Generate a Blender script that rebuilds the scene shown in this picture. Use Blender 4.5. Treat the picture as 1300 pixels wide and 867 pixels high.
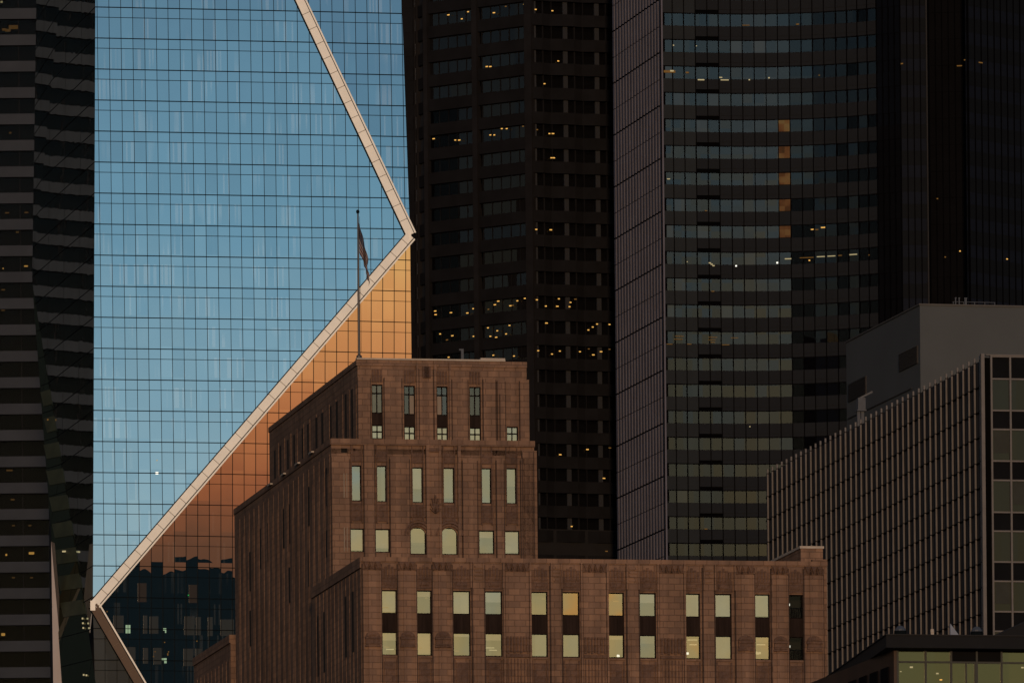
import bpy, math, random
from mathutils import Vector, Matrix
random.seed(7)
SC = bpy.context.scene
for o in list(bpy.data.objects): bpy.data.objects.remove(o)
R = math.radians

# ------------------------------------------------------------------ camera
F = 11200.0          # focal length in photo pixels (1300 wide)
HV = 1900.0          # horizon row of the photo
RHO = 0.0095         # camera roll
ZC = 3.0
cam = bpy.data.cameras.new("camera"); camo = bpy.data.objects.new("camera", cam)
SC.collection.objects.link(camo); SC.camera = camo
cam.sensor_fit = 'HORIZONTAL'; cam.sensor_width = 36.0
cam.lens = F / 1300 * 36.0
cam.shift_x = 0.0; cam.shift_y = (HV - 433.5) / 1300
cam.clip_start = 1.0; cam.clip_end = 60000
camo.matrix_world = Matrix.Translation((0, 0, ZC)) @ Matrix.Rotation(R(90), 4, 'X') @ Matrix.Rotation(-RHO, 4, 'Z')

# ------------------------------------------------------------------ sky (dusk, glow low in the west behind the camera)
GLOW = Vector((math.sin(R(12)), -math.cos(R(12)), 0))
w = bpy.data.worlds.new("World"); SC.world = w; w.use_nodes = True
nt = w.node_tree; N = nt.nodes; L = nt.links
for n in list(N): N.remove(n)
def wn(t, **k):
    n = N.new(t)
    for a, b in k.items(): setattr(n, a, b)
    return n
tc = wn('ShaderNodeTexCoord'); sep = wn('ShaderNodeSeparateXYZ'); L.new(tc.outputs['Generated'], sep.inputs[0])
asn = wn('ShaderNodeMath', operation='ARCSINE'); L.new(sep.outputs['Z'], asn.inputs[0])
nz = wn('ShaderNodeTexNoise'); nz.inputs['Scale'].default_value = 1.0; nz.inputs['Detail'].default_value = 6
mpg = wn('ShaderNodeMapping'); mpg.inputs['Scale'].default_value = (14, 14, 70); L.new(tc.outputs['Generated'], mpg.inputs[0]); L.new(mpg.outputs[0], nz.inputs['Vector'])
nsub = wn('ShaderNodeMath', operation='SUBTRACT'); L.new(nz.outputs['Fac'], nsub.inputs[0]); nsub.inputs[1].default_value = 0.5
nmul = wn('ShaderNodeMath', operation='MULTIPLY'); L.new(nsub.outputs[0], nmul.inputs[0]); nmul.inputs[1].default_value = R(.7)
nadd = wn('ShaderNodeMath', operation='ADD'); L.new(asn.outputs[0], nadd.inputs[0]); L.new(nmul.outputs[0], nadd.inputs[1])
div = wn('ShaderNodeMath', operation='DIVIDE'); L.new(nadd.outputs[0], div.inputs[0]); div.inputs[1].default_value = R(30)
ramp = wn('ShaderNodeValToRGB'); L.new(div.outputs[0], ramp.inputs[0])
STOPS = [(0.0, (.06, .022, .022)), (1.25, (.13, .048, .035)), (1.7, (.40, .11, .048)), (2.2, (.70, .235, .085)), (2.8, (1.0, .45, .15)), (3.4, (1.1, .62, .21)),
         (4.2, (.86, .66, .31)), (5.2, (.70, .60, .31)), (7.0, (.57, .60, .44)), (8.6, (.43, .66, .76)), (9.6, (.33, .59, .74)),
         (11.2, (.185, .44, .63)), (13.0, (.12, .29, .45)), (20, (.17, .27, .42)), (30, (.17, .24, .36))]
cr = ramp.color_ramp
while len(cr.elements) > 1: cr.elements.remove(cr.elements[0])
cr.elements[0].position = 0; cr.elements[0].color = (*STOPS[0][1], 1)
for d, c in STOPS[1:]:
    e = cr.elements.new(min(1, d / 30)); e.color = (*c, 1)
# azimuth falloff away from the sunset
dot = wn('ShaderNodeVectorMath', operation='DOT_PRODUCT'); L.new(tc.outputs['Generated'], dot.inputs[0]); dot.inputs[1].default_value = GLOW
mr = wn('ShaderNodeMapRange'); mr.interpolation_type = 'SMOOTHSTEP'
mr.inputs['From Min'].default_value = -0.6; mr.inputs['From Max'].default_value = 0.8
mr.inputs['To Min'].default_value = 0.06; mr.inputs['To Max'].default_value = 1.0
L.new(dot.outputs['Value'], mr.inputs['Value'])
mm = wn('ShaderNodeVectorMath', operation='SCALE'); L.new(ramp.outputs[0], mm.inputs[0]); L.new(mr.outputs[0], mm.inputs['Scale'])
sky = wn('ShaderNodeTexSky'); sky.sky_type = 'NISHITA'; sky.sun_disc = False
sky.sun_elevation = R(3.6); sky.sun_rotation = R(180 - 2.2); sky.altitude = 0
bg1 = wn('ShaderNodeBackground'); L.new(sky.outputs[0], bg1.inputs[0]); bg1.inputs[1].default_value = 0.006
bg2 = wn('ShaderNodeBackground'); L.new(mm.outputs[0], bg2.inputs[0]); bg2.inputs[1].default_value = 1.0
ads = wn('ShaderNodeAddShader'); L.new(bg1.outputs[0], ads.inputs[0]); L.new(bg2.outputs[0], ads.inputs[1])
out = wn('ShaderNodeOutputWorld'); L.new(ads.outputs[0], out.inputs[0])

# ------------------------------------------------------------------ sun (already in the haze at the horizon)
sl = bpy.data.lights.new("sun", 'SUN'); sl.energy = 1.95; sl.angle = R(2.5); sl.color = (1.0, .62, .35)
so = bpy.data.objects.new("sun", sl); SC.collection.objects.link(so)
sd = Vector((math.sin(R(2.2)) * math.cos(R(3.6)), -math.cos(R(2.2)) * math.cos(R(3.6)), math.sin(R(3.6))))
so.rotation_euler = sd.to_track_quat('Z', 'Y').to_euler()
SC.view_settings.view_transform = 'Standard'; SC.view_settings.look = 'None'
SC.view_settings.exposure = 0.0; SC.view_settings.gamma = 1.0
SC.render.engine = 'CYCLES'
SC.cycles.caustics_reflective = False; SC.cycles.caustics_refractive = False; SC.cycles.max_bounces = 8; SC.cycles.transparent_max_bounces = 12

# ------------------------------------------------------------------ helpers
def ray(u, v):
    a, b = u - 650.0, HV - v
    return (a + RHO * b) / F, (b - RHO * a) / F          # X/Y , (Z-ZC)/Y
class Fr:
    """local frame: x along the front, y away from the street, z up"""
    def __init__(s, u, v, Y, deg):
        tx, _ = ray(u, v); s.o = (tx * Y, Y); s.t = R(deg); s.c = math.cos(s.t); s.s = math.sin(s.t)
    def _l(s, x, y): return (s.c * x + s.s * y, -s.s * x + s.c * y)
    def front(s, u, v, b=0.0):
        tx, tz = ray(u, v); dx, dy = s._l(tx, 1.0); ox, oy = s._l(-s.o[0], -s.o[1])
        Y = (b - oy) / dy
        return ox + dx * Y, ZC + tz * Y
    def side(s, u, v, a=0.0):
        tx, tz = ray(u, v); dx, dy = s._l(tx, 1.0); ox, oy = s._l(-s.o[0], -s.o[1])
        Y = (a - ox) / dx
        return oy + dy * Y, ZC + tz * Y
def link(o, parent=None):
    SC.collection.objects.link(o)
    if parent: o.parent = parent
    return o
def tag(o, label=None, cat=None, group=None, kind=None):
    if label: o['label'] = label
    if cat: o['category'] = cat
    if group: o['group'] = group
    if kind: o['kind'] = kind
    return o
def empty(name, loc, deg=0):
    o = bpy.data.objects.new(name, None); o.location = loc; o.rotation_euler = (0, 0, R(deg)); return link(o)
class MB:
    def __init__(s): s.v = []; s.f = []; s.m = []; s.uv = []
    def poly(s, pts, mi=0, uv=None):
        n = len(s.v); s.v += [tuple(p) for p in pts]; s.f.append(list(range(n, n + len(pts)))); s.m.append(mi)
        s.uv.append(uv or [(0, 0)] * len(pts))
    def hexa(s, p, mi=0):
        # p: 8 points, bottom ring 0-3, top ring 4-7
        for q in ((3, 2, 1, 0), (4, 5, 6, 7), (0, 1, 5, 4), (1, 2, 6, 5), (2, 3, 7, 6), (3, 0, 4, 7)):
            s.poly([p[i] for i in q], mi)
    def box(s, x0, x1, y0, y1, z0, z1, mi=0):
        if x0 > x1: x0, x1 = x1, x0
        if y0 > y1: y0, y1 = y1, y0
        if z0 > z1: z0, z1 = z1, z0
        s.hexa([(x0, y0, z0), (x1, y0, z0), (x1, y1, z0), (x0, y1, z0), (x0, y0, z1), (x1, y0, z1), (x1, y1, z1), (x0, y1, z1)], mi)
    def prism(s, pts, z0, z1, mi=0):
        n = len(pts)
        s.poly([(x, y, z1) for x, y in pts], mi); s.poly([(x, y, z0) for x, y in reversed(pts)], mi)
        for i in range(n):
            a, b = pts[i], pts[(i + 1) % n]
            s.poly([(*a, z0), (*b, z0), (*b, z1), (*a, z1)], mi)
    def obox(s, p0, d, n, s0, s1, n0, n1, z0, z1, mi=0):
        """box along plan direction d (unit), outward normal n (unit); n0<n1 outward distance"""
        def P(a, b, z): return (p0[0] + d[0] * a + n[0] * b, p0[1] + d[1] * a + n[1] * b, z)
        s.hexa([P(s0, n1, z0), P(s1, n1, z0), P(s1, n0, z0), P(s0, n0, z0), P(s0, n1, z1), P(s1, n1, z1), P(s1, n0, z1), P(s0, n0, z1)], mi)
    def bar(s, a, b, wdir, ndir, hw, n0, n1, mi=0):
        a, b = Vector(a), Vector(b); w_ = Vector(wdir) * hw; n_ = Vector(ndir)
        s.hexa([a - w_ + n_ * n1, a + w_ + n_ * n1, a + w_ + n_ * n0, a - w_ + n_ * n0,
                b - w_ + n_ * n1, b + w_ + n_ * n1, b + w_ + n_ * n0, b - w_ + n_ * n0], mi)
    def xzprism(s, pts, y0, y1, mi=0):
        """polygon in the x-z plane extruded from y0 (front) to y1"""
        n = len(pts)
        s.poly([(x, y0, z) for x, z in pts], mi); s.poly([(x, y1, z) for x, z in reversed(pts)], mi)
        for i in range(n):
            a, b = pts[i], pts[(i + 1) % n]
            s.poly([(a[0], y0, a[1]), (a[0], y1, a[1]), (b[0], y1, b[1]), (b[0], y0, b[1])], mi)
    def build(s, name, mats, parent=None, smooth=False):
        me = bpy.data.meshes.new(name); me.from_pydata(s.v, [], s.f)
        if not isinstance(mats, (list, tuple)): mats = [mats]
        for m in mats: me.materials.append(m)
        me.polygons.foreach_set('material_index', s.m)
        ul = me.uv_layers.new(name='UVMap'); k = 0
        flat = [c for f in s.uv for p in f for c in p]
        ul.data.foreach_set('uv', flat)
        me.update()
        if smooth:
            for p in me.polygons: p.use_smooth = True
        o = bpy.data.objects.new(name, me); return link(o, parent)

# ------------------------------------------------------------------ materials
def mat(name):
    m = bpy.data.materials.new(name); m.use_nodes = True; t = m.node_tree
    for n in list(t.nodes): t.nodes.remove(n)
    o = t.nodes.new('ShaderNodeOutputMaterial')
    def nd(ty, ins=None, **k):
        n = t.nodes.new(ty)
        for a, b in k.items(): setattr(n, a, b)
        for a, b in (ins or {}).items():
            if hasattr(b, 'links') or isinstance(b, bpy.types.NodeSocket): t.links.new(b, n.inputs[a])
            else: n.inputs[a].default_value = b
        return n
    return m, nd, o, t
def c4(c): return (c[0], c[1], c[2], 1)
def flush(mb, name, m_, parent):
    if mb.v: mb.build(name, m_, parent)
    mb.__init__()
def noisy(name, col, rough=.7, var=.25, scale=.4, spec=.3, metal=0.0, bump=0, streak=False):
    m, nd, o, t = mat(name)
    tcn = nd('ShaderNodeTexCoord')
    mp = nd('ShaderNodeMapping', {0: tcn.outputs['Object']}); mp.inputs['Scale'].default_value = (1, 1, .12 if streak else 1)
    n1 = nd('ShaderNodeTexNoise', {'Vector': mp.outputs[0], 'Scale': scale, 'Detail': 6.0, 'Roughness': .6})
    r = nd('ShaderNodeMapRange', {'Value': n1.outputs['Fac'], 'From Min': .3, 'From Max': .7, 'To Min': 1 - var, 'To Max': 1 + var})
    sc = nd('ShaderNodeVectorMath', {0: col, 'Scale': r.outputs[0]}, operation='SCALE')
    p = nd('ShaderNodeBsdfPrincipled', {'Base Color': sc.outputs[0], 'Roughness': rough, 'Metallic': metal, 'Specular IOR Level': spec})
    if bump:
        n2 = nd('ShaderNodeTexNoise', {'Vector': tcn.outputs['Object'], 'Scale': scale * 12, 'Detail': 4.0})
        b = nd('ShaderNodeBump', {'Height': n2.outputs['Fac'], 'Distance': bump, 'Strength': .6}); t.links.new(b.outputs[0], p.inputs['Normal'])
    t.links.new(p.outputs[0], o.inputs[0]); return m
def stone(name, col, bw=1.05, bh=.56, carved=False, dark=.62):
    m, nd, o, t = mat(name)
    tcn = nd('ShaderNodeTexCoord'); sp = nd('ShaderNodeSeparateXYZ', {0: tcn.outputs['Object']})
    ad = nd('ShaderNodeMath', {0: sp.outputs['X'], 1: sp.outputs['Y']}, operation='ADD')
    cb = nd('ShaderNodeCombineXYZ', {'X': ad.outputs[0], 'Y': sp.outputs['Z']})
    c1 = c4(col); c2 = (col[0] * .68, col[1] * .70, col[2] * .76, 1)
    br = nd('ShaderNodeTexBrick', {'Vector': cb.outputs[0], 'Color1': c1, 'Color2': c2, 'Mortar': (col[0] * dark, col[1] * dark, col[2] * dark, 1),
            'Scale': 1.0, 'Mortar Size': .035, 'Mortar Smooth': .3, 'Brick Width': bw, 'Row Height': bh, 'Bias': -.1})
    n1 = nd('ShaderNodeTexNoise', {'Vector': tcn.outputs['Object'], 'Scale': .12, 'Detail': 8.0, 'Roughness': .65})
    r = nd('ShaderNodeMapRange', {'Value': n1.outputs['Fac'], 'From Min': .3, 'From Max': .7, 'To Min': .76, 'To Max': 1.2})
    mp = nd('ShaderNodeMapping', {0: tcn.outputs['Object']}); mp.inputs['Scale'].default_value = (1, 1, .06)
    n3 = nd('ShaderNodeTexNoise', {'Vector': mp.outputs[0], 'Scale': 1.1, 'Detail': 5.0})
    r3 = nd('ShaderNodeMapRange', {'Value': n3.outputs['Fac'], 'From Min': .35, 'From Max': .65, 'To Min': .78, 'To Max': 1.12})
    mu = nd('ShaderNodeMath', {0: r.outputs[0], 1: r3.outputs[0]}, operation='MULTIPLY')
    sc = nd('ShaderNodeVectorMath', {0: br.outputs['Color'], 'Scale': mu.outputs[0]}, operation='SCALE')
    p = nd('ShaderNodeBsdfPrincipled', {'Base Color': sc.outputs[0], 'Roughness': .82, 'Specular IOR Level': .25})
    if carved:
        vo = nd('ShaderNodeTexVoronoi', {'Vector': cb.outputs[0], 'Scale': 3.2}); 
        b = nd('ShaderNodeBump', {'Height': vo.outputs['Distance'], 'Distance': .12, 'Strength': 1.0})
    else:
        n2 = nd('ShaderNodeTexNoise', {'Vector': tcn.outputs['Object'], 'Scale': 5.0, 'Detail': 4.0})
        b0 = nd('ShaderNodeBump', {'Height': br.outputs['Fac'], 'Distance': -.03, 'Strength': .8})
        b = nd('ShaderNodeBump', {'Height': n2.outputs['Fac'], 'Distance': .02, 'Strength': .5, 'Normal': b0.outputs[0]})
    t.links.new(b.outputs[0], p.inputs['Normal']); t.links.new(p.outputs[0], o.inputs[0]); return m
def glass(name, refl, body=(.01, .012, .013), transp=0.0, jit=.0008, wave=.0006, pw=1.35, ph=3.5, rough=0.0, blinds=0.0, useuv=False, tint=(1, 1, 1), warp=.35):
    """coated glazing: mirror share 'refl' tinted, see-through share 'transp', rest the dark room tone"""
    m, nd, o, t = mat(name)
    tcn = nd('ShaderNodeTexCoord')
    if useuv: src = tcn.outputs['UV']
    else:
        sp = nd('ShaderNodeSeparateXYZ', {0: tcn.outputs['Object']})
        ad = nd('ShaderNodeMath', {0: sp.outputs['X'], 1: sp.outputs['Y']}, operation='ADD')
        src = nd('ShaderNodeCombineXYZ', {'X': ad.outputs[0], 'Y': sp.outputs['Z']}).outputs[0]
    mp = nd('ShaderNodeMapping', {0: src}); mp.inputs['Scale'].default_value = (1 / pw, 1 / ph, 1)
    fl = nd('ShaderNodeVectorMath', {0: mp.outputs[0]}, operation='FLOOR')
    wnz = nd('ShaderNodeTexWhiteNoise', {'Vector': fl.outputs[0]}, noise_dimensions='3D')
    j0 = nd('ShaderNodeVectorMath', {0: wnz.outputs['Color'], 1: (.5, .5, .5)}, operation='SUBTRACT')
    j1 = nd('ShaderNodeVectorMath', {0: j0.outputs[0], 'Scale': jit * 2}, operation='SCALE')
    ns = nd('ShaderNodeTexNoise', {'Vector': src, 'Scale': warp, 'Detail': 2.0})
    w0 = nd('ShaderNodeVectorMath', {0: ns.outputs['Color'], 1: (.5, .5, .5)}, operation='SUBTRACT')
    w1 = nd('ShaderNodeVectorMath', {0: w0.outputs[0], 'Scale': wave * 4}, operation='SCALE')
    ge = nd('ShaderNodeNewGeometry')
    a1 = nd('ShaderNodeVectorMath', {0: ge.outputs['Normal'], 1: j1.outputs[0]}, operation='ADD')
    a2 = nd('ShaderNodeVectorMath', {0: a1.outputs[0], 1: w1.outputs[0]}, operation='ADD')
    nn = nd('ShaderNodeVectorMath', {0: a2.outputs[0]}, operation='NORMALIZE')
    # a slight random tone from pane to pane
    tv = nd('ShaderNodeMapRange', {'Value': wnz.outputs['Value'], 'To Min': .95, 'To Max': 1.04})
    tsc = nd('ShaderNodeVectorMath', {0: tint, 'Scale': tv.outputs[0]}, operation='SCALE')
    gl = nd('ShaderNodeBsdfGlossy', {'Color': tsc.outputs[0], 'Roughness': rough, 'Normal': nn.outputs[0]})
    if blinds:
        # rooms behind: vertical blinds / curtains drawn in some bays
        mp2 = nd('ShaderNodeMapping', {0: src}); mp2.inputs['Scale'].default_value = (7.3 / pw, 1 / ph, 1)
        f2 = nd('ShaderNodeVectorMath', {0: mp2.outputs[0]}, operation='FLOOR')
        wb = nd('ShaderNodeTexWhiteNoise', {'Vector': f2.outputs[0]}, noise_dimensions='3D')
        g1 = nd('ShaderNodeMath', {0: wb.outputs['Value'], 1: .72}, operation='GREATER_THAN')
        cl = nd('ShaderNodeTexNoise', {'Vector': mp.outputs[0], 'Scale': .33, 'Detail': 1.0})
        g2 = nd('ShaderNodeMapRange', {'Value': cl.outputs['Fac'], 'From Min': .5, 'From Max': .6})
        fr_ = nd('ShaderNodeVectorMath', {0: mp.outputs[0]}, operation='FRACTION'); sy = nd('ShaderNodeSeparateXYZ', {0: fr_.outputs[0]})
        g3 = nd('ShaderNodeMath', {0: sy.outputs['Y'], 1: .66}, operation='LESS_THAN')
        g4 = nd('ShaderNodeMath', {0: g1.outputs[0], 1: g2.outputs[0]}, operation='MULTIPLY')
        g5 = nd('ShaderNodeMath', {0: g4.outputs[0], 1: g3.outputs[0]}, operation='MULTIPLY')
        g6 = nd('ShaderNodeMath', {0: g5.outputs[0], 1: blinds}, operation='MULTIPLY')
        mxc = nd('ShaderNodeMix', data_type='RGBA'); t.links.new(g6.outputs[0], mxc.inputs['Factor'])
        mxc.inputs['A'].default_value = c4(body); mxc.inputs['B'].default_value = (.55, .62, .62, 1)
        df = nd('ShaderNodeBsdfDiffuse', {'Color': mxc.outputs['Result']})
    else:
        df = nd('ShaderNodeBsdfDiffuse', {'Color': c4(body)})
    tr = nd('ShaderNodeBsdfTransparent', {'Color': (.95, .97, .95, 1)})
    m1 = nd('ShaderNodeMixShader', {0: transp / max(1e-6, 1 - refl), 1: df.outputs[0], 2: tr.outputs[0]})
    m2 = nd('ShaderNodeMixShader', {0: refl, 1: m1.outputs[0], 2: gl.outputs[0]})
    t.links.new(m2.outputs[0], o.inputs[0]); return m
def emis(name, col, st):
    m, nd, o, t = mat(name); e = nd('ShaderNodeEmission', {'Color': c4(col), 'Strength': st}); t.links.new(e.outputs[0], o.inputs[0])
    m.cycles.emission_sampling = 'NONE'; return m

M = dict(
    stone=stone('brown_sandstone', (.176, .108, .073)),
    shade_strip=stone('stone_shade_strip', (.06, .038, .028)),  # dark strips that paint shadow lines along the pilaster edges
    carved=stone('shaded_carved_sandstone', (.112, .067, .047), carved=True),  # relief shade of the carving put into a darker stone colour
    coping=noisy('pale_coping', (.30, .27, .235), .6, .15, 1),
    frame=noisy('dark_bronze_frame', (.007, .005, .0045), .9, .3, 2, spec=.05),
    spandrel=noisy('bronze_spandrel', (.016, .0105, .009), .85, .4, 1.5, spec=.1, streak=True),
    decoglass=glass('pale_window_glass', .33, (.02, .02, .018), transp=.50, jit=.0, wave=.007, tint=(1, .97, .86), warp=.33),
    voidglass=glass('open_window_glass', .012, (.004, .004, .004), transp=.5, jit=.0),
    decoglassdark=glass('dim_window_glass', .10, (.02, .02, .018), transp=.5, jit=.0, wave=.001),
    blind=noisy('cream_blind', (.42, .39, .29), .8, .12, 1.5),
    bluishblind=noisy('pale_blue_blind', (.42, .47, .44), .8, .12, 1.5), oliveblind=noisy('olive_blind', (.24, .21, .11), .8, .2, 1.5),
    inner=noisy('dark_interior', (.02, .017, .015), .9, .2, 1),
    darkvoid=noisy('black_interior', (.006, .006, .007), .95, .2, 1),
    ridge_shade=noisy('shaded_ridge_cladding', (.085, .058, .042), .6, .1, .5),  # white ridge cladding with its shade put into a darker colour
    mull=noisy('dark_mullion', (.004, .006, .008), .95, .2, 2, spec=.02),
    white=noisy('white_cladding', (.76, .78, .74), .45, .06, .5),
    trim=noisy('beige_trim', (.15, .125, .10), .5, .1, .5),
    blue=glass('mirror_glass', .56, (.012, .022, .028), jit=.0018, wave=.0009, useuv=True, blinds=.28, tint=(.97, 1, 1)),
    gold=glass('warm_mirror_glass', .56, (.007, .019, .029), jit=.0006, wave=.00035, useuv=True, blinds=.06, tint=(1, 1, 1)),
    sideglass=glass('side_mirror_glass', .80, (.006, .008, .009), jit=.0012, wave=.0016, pw=1.4, ph=3.5, useuv=True, tint=(.88, .97, .97), warp=.5),
    oliveglass=glass('olive_side_glass', .10, (.012, .014, .008), jit=.004, wave=.003, pw=2.2, ph=3.5, useuv=True, tint=(1, 1, .8)),
    beltgrey=noisy('grey_concrete_band', (.030, .036, .046), .9, .15, .2, spec=.1),
    blackglass=glass('black_ribbon_glass', .003, (.003, .003, .004), transp=.6, jit=.001),
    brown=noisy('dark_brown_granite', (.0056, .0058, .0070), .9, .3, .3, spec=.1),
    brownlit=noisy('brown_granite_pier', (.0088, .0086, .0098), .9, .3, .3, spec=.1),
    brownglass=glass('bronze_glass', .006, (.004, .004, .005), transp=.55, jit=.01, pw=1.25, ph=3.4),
    greypane=glass('grey_painted_reflection', .04, (.024, .026, .030), jit=.004, pw=1.25, ph=3.4),  # reflected sky put into the body colour as grey
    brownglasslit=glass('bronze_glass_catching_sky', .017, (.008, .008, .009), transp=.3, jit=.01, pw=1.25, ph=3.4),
    rib=noisy('mauve_granite_rib', (.088, .090, .118), .9, .12, .3),
    ribgap=noisy('rib_gap', (.002, .002, .0026), .95, .2, .5, spec=.0),
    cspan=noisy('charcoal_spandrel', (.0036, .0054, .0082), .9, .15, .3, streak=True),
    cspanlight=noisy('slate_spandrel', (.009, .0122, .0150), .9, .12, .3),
    cglass=glass('grey_ribbon_glass', .048, (.006, .007, .007), transp=.30, jit=.006, wave=.001, pw=1.6, ph=3.5, tint=(.95, .90, .88)),
    cglassblind=glass('blind_drawn_glass', .045, (.022, .023, .021), jit=.004, pw=1.6, ph=3.5),
    cglassmid=glass('mid_ribbon_glass', .030, (.005, .006, .007), transp=.3, jit=.006, wave=.001, pw=1.6, ph=3.5),
    cglassdim=glass('dim_ribbon_glass', .013, (.004, .005, .008), transp=.3, jit=.006, wave=.001, pw=1.6, ph=3.5),
    cglassblack=glass('black_pane', .004, (.002, .002, .003), transp=.4),
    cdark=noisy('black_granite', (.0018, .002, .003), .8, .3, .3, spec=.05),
    cdark2=noisy('dark_slate_granite', (.005, .0056, .0068), .9, .2, .3, spec=.05),
    bluedark=glass('midnight_glass', .010, (.004, .006, .010), jit=.01, pw=1.6, ph=3.5),
    sunsetpane=glass('tilted_pane', .075, (.01, .01, .01), jit=.005, wave=.008, pw=.8, ph=.8),
    concrete=noisy('grey_render', (.050, .058, .064), .9, .08, .15),
    louver=noisy('dark_louver', (.015, .015, .017), .6, .2, 1),
    galv=noisy('galvanised_metal', (.045, .056, .075), .6, .15, 2, metal=.1),
    fin=noisy('tan_metal_fin', (.104, .100, .100), .7, .12, .8, metal=.1),
    finglass=glass('dark_fin_glass', .012, (.045, .042, .042), jit=.004, pw=2.3, ph=2.5),
    finfront=glass('olive_window_glass', .026, (.014, .014, .0125), tint=(.95, .97, .86), jit=.003, pw=1.7, ph=5),
    joint=noisy('black_joint', (.003, .003, .003), .95, .1, 1, spec=.0),
    roofdark=noisy('dark_fascia', (.0036, .0042, .0055), .9, .2, .5),
    greenglass=glass('green_office_glass', .105, (.016, .019, .010), transp=.12, jit=.002, wave=.001, pw=3, ph=3, tint=(.86, .93, .70)),
    copper=noisy('rust_brown_panel', (.03, .016, .011), .6, .3, .5, streak=True),
    pole=noisy('painted_pole', (.05, .05, .055), .4, .1, 2, metal=.3),
    amber=emis('amber_lamp', (1.0, .52, .12), .9),
    amberdim=emis('dim_amber_lamp', (1.0, .48, .12), .14),
    paleyellow=emis('pale_yellow_lamp', (1.0, .80, .42), .45),
    white_lamp=emis('white_lamp', (1.0, .95, .8), 1.6),
    greenlit=emis('lit_green_white_pane', (.62, .85, .52), .42),
    green_lamp=emis('green_exit_lamp', (.05, .8, .15), .35),
)

# ------------------------------------------------------------------ setting
g = MB(); g.poly([(-20000, -20000, 0), (20000, -20000, 0), (20000, 20000, 0), (-20000, 20000, 0)])
tag(g.build('ground', noisy('ground_asphalt', (.05, .05, .05), .9, .2, .01)), kind='structure')
h = MB(); n = 160; pts = []  # unseen ridge, added and raised for the dark reflection in the gold facet
for i in range(n + 1):
    az = R(-85 + 170 * i / n); r = 6000
    x, y = math.sin(az) * r, -math.cos(az) * r
    zt = 246 + 7 * math.sin(i * .31) + 5 * math.sin(i * .83 + 1) + random.uniform(-2, 2)
    pts.append((x, y, zt))
for i in range(n):
    a, b = pts[i], pts[i + 1]
    h.poly([(a[0] * .93, a[1] * .93, 0), (b[0] * .93, b[1] * .93, 0), b, a])
    h.poly([a, b, (b[0] * 1.4, b[1] * 1.4, 0), (a[0] * 1.4, a[1] * 1.4, 0)])
tag(h.build('added_hills', noisy('added_hillside', (.03, .035, .03), .9, .3, .004)), kind='structure')

def cut_wall(mb, x0, x1, z0, z1, y, holes, depth=.45, mi=0):
    xs = sorted({x0, x1} | {q for h_ in holes for q in h_[:2]}); zs = sorted({z0, z1} | {q for h_ in holes for q in h_[2:4]})
    for i in range(len(xs) - 1):
        for j in range(len(zs) - 1):
            cx, cz = (xs[i] + xs[i + 1]) / 2, (zs[j] + zs[j + 1]) / 2
            if any(h_[0] < cx < h_[1] and h_[2] < cz < h_[3] for h_ in holes): continue
            mb.poly([(xs[i], y, zs[j]), (xs[i + 1], y, zs[j]), (xs[i + 1], y, zs[j + 1]), (xs[i], y, zs[j + 1])], mi)
    for a, b, c, d in [h_[:4] for h_ in holes]:
        mb.poly([(a, y, c), (a, y + depth, c), (a, y + depth, d), (a, y, d)][::-1], mi)
        mb.poly([(b, y, c), (b, y + depth, c), (b, y + depth, d), (b, y, d)], mi)
        mb.poly([(a, y, d), (a, y + depth, d), (b, y + depth, d), (b, y, d)], mi)
        mb.poly([(a, y, c), (b, y, c), (b, y + depth, c), (a, y + depth, c)], mi)

def window(parent, x0, x1, z0, z1, y, splits=(), trans=(), g='decoglass', blind=None, fw=.085, label=None, tilt=None, arch=False):
    f = MB(); fy0, fy1 = y - .05, y + .07
    f.box(x0, x0 + fw, fy0, fy1, z0, z1); f.box(x1 - fw, x1, fy0, fy1, z0, z1)
    f.box(x0 + fw, x1 - fw, fy0, fy1, z0, z0 + fw * 1.2); f.box(x0 + fw, x1 - fw, fy0, fy1, z1 - fw, z1)
    for s_ in splits: cx = x0 + (x1 - x0) * s_; f.box(cx - .05, cx + .05, fy0 + .01, fy1 - .01, z0 + fw * 1.2, z1 - fw)
    for s_ in trans: cz = z0 + (z1 - z0) * s_; f.box(x0 + fw, x1 - fw, fy0 + .02, fy1 - .02, cz - .06, cz + .06)
    if arch:
        r = (x1 - x0) / 2; cx = (x0 + x1) / 2
        for sg in (-1, 1):
            pts = [(cx + sg * r, z1)] + [(cx + sg * r * math.cos(a), z1 - r + r * math.sin(a)) for a in [R(q) for q in (0, 15, 30, 45, 60, 75, 90)]]
            f.xzprism(pts if sg < 0 else pts[::-1], y - .16, y + .08, 1)
    w_ = f.build('window', [M['frame'], M['stone']], parent)
    if label: w_['label'] = label
    t_ = (random.uniform(-.006, .006) if tilt is None else tilt) / 2; s_ = random.uniform(-.006, .006)
    hz = (z1 - z0) / 2; hx = (x1 - x0) / 2
    p = MB(); p.poly([(x0 + .02, y + .02 - t_ * hz - s_ * hx, z0 + .02), (x1 - .02, y + .02 - t_ * hz + s_ * hx, z0 + .02),
                      (x1 - .02, y + .02 + t_ * hz + s_ * hx, z1 - .02), (x0 + .02, y + .02 + t_ * hz - s_ * hx, z1 - .02)])
    p.build('pane', M[g], w_)
    if blind:
        b = MB(); b.box(x0 + .05, x1 - .05, y + .16, y + .18, z1 - (z1 - z0) * blind, z1 - .05); b.build('blind', random.choice([M['blind'], M['blind'], M['bluishblind'], M['oliveblind']]), w_)
    return w_

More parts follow.
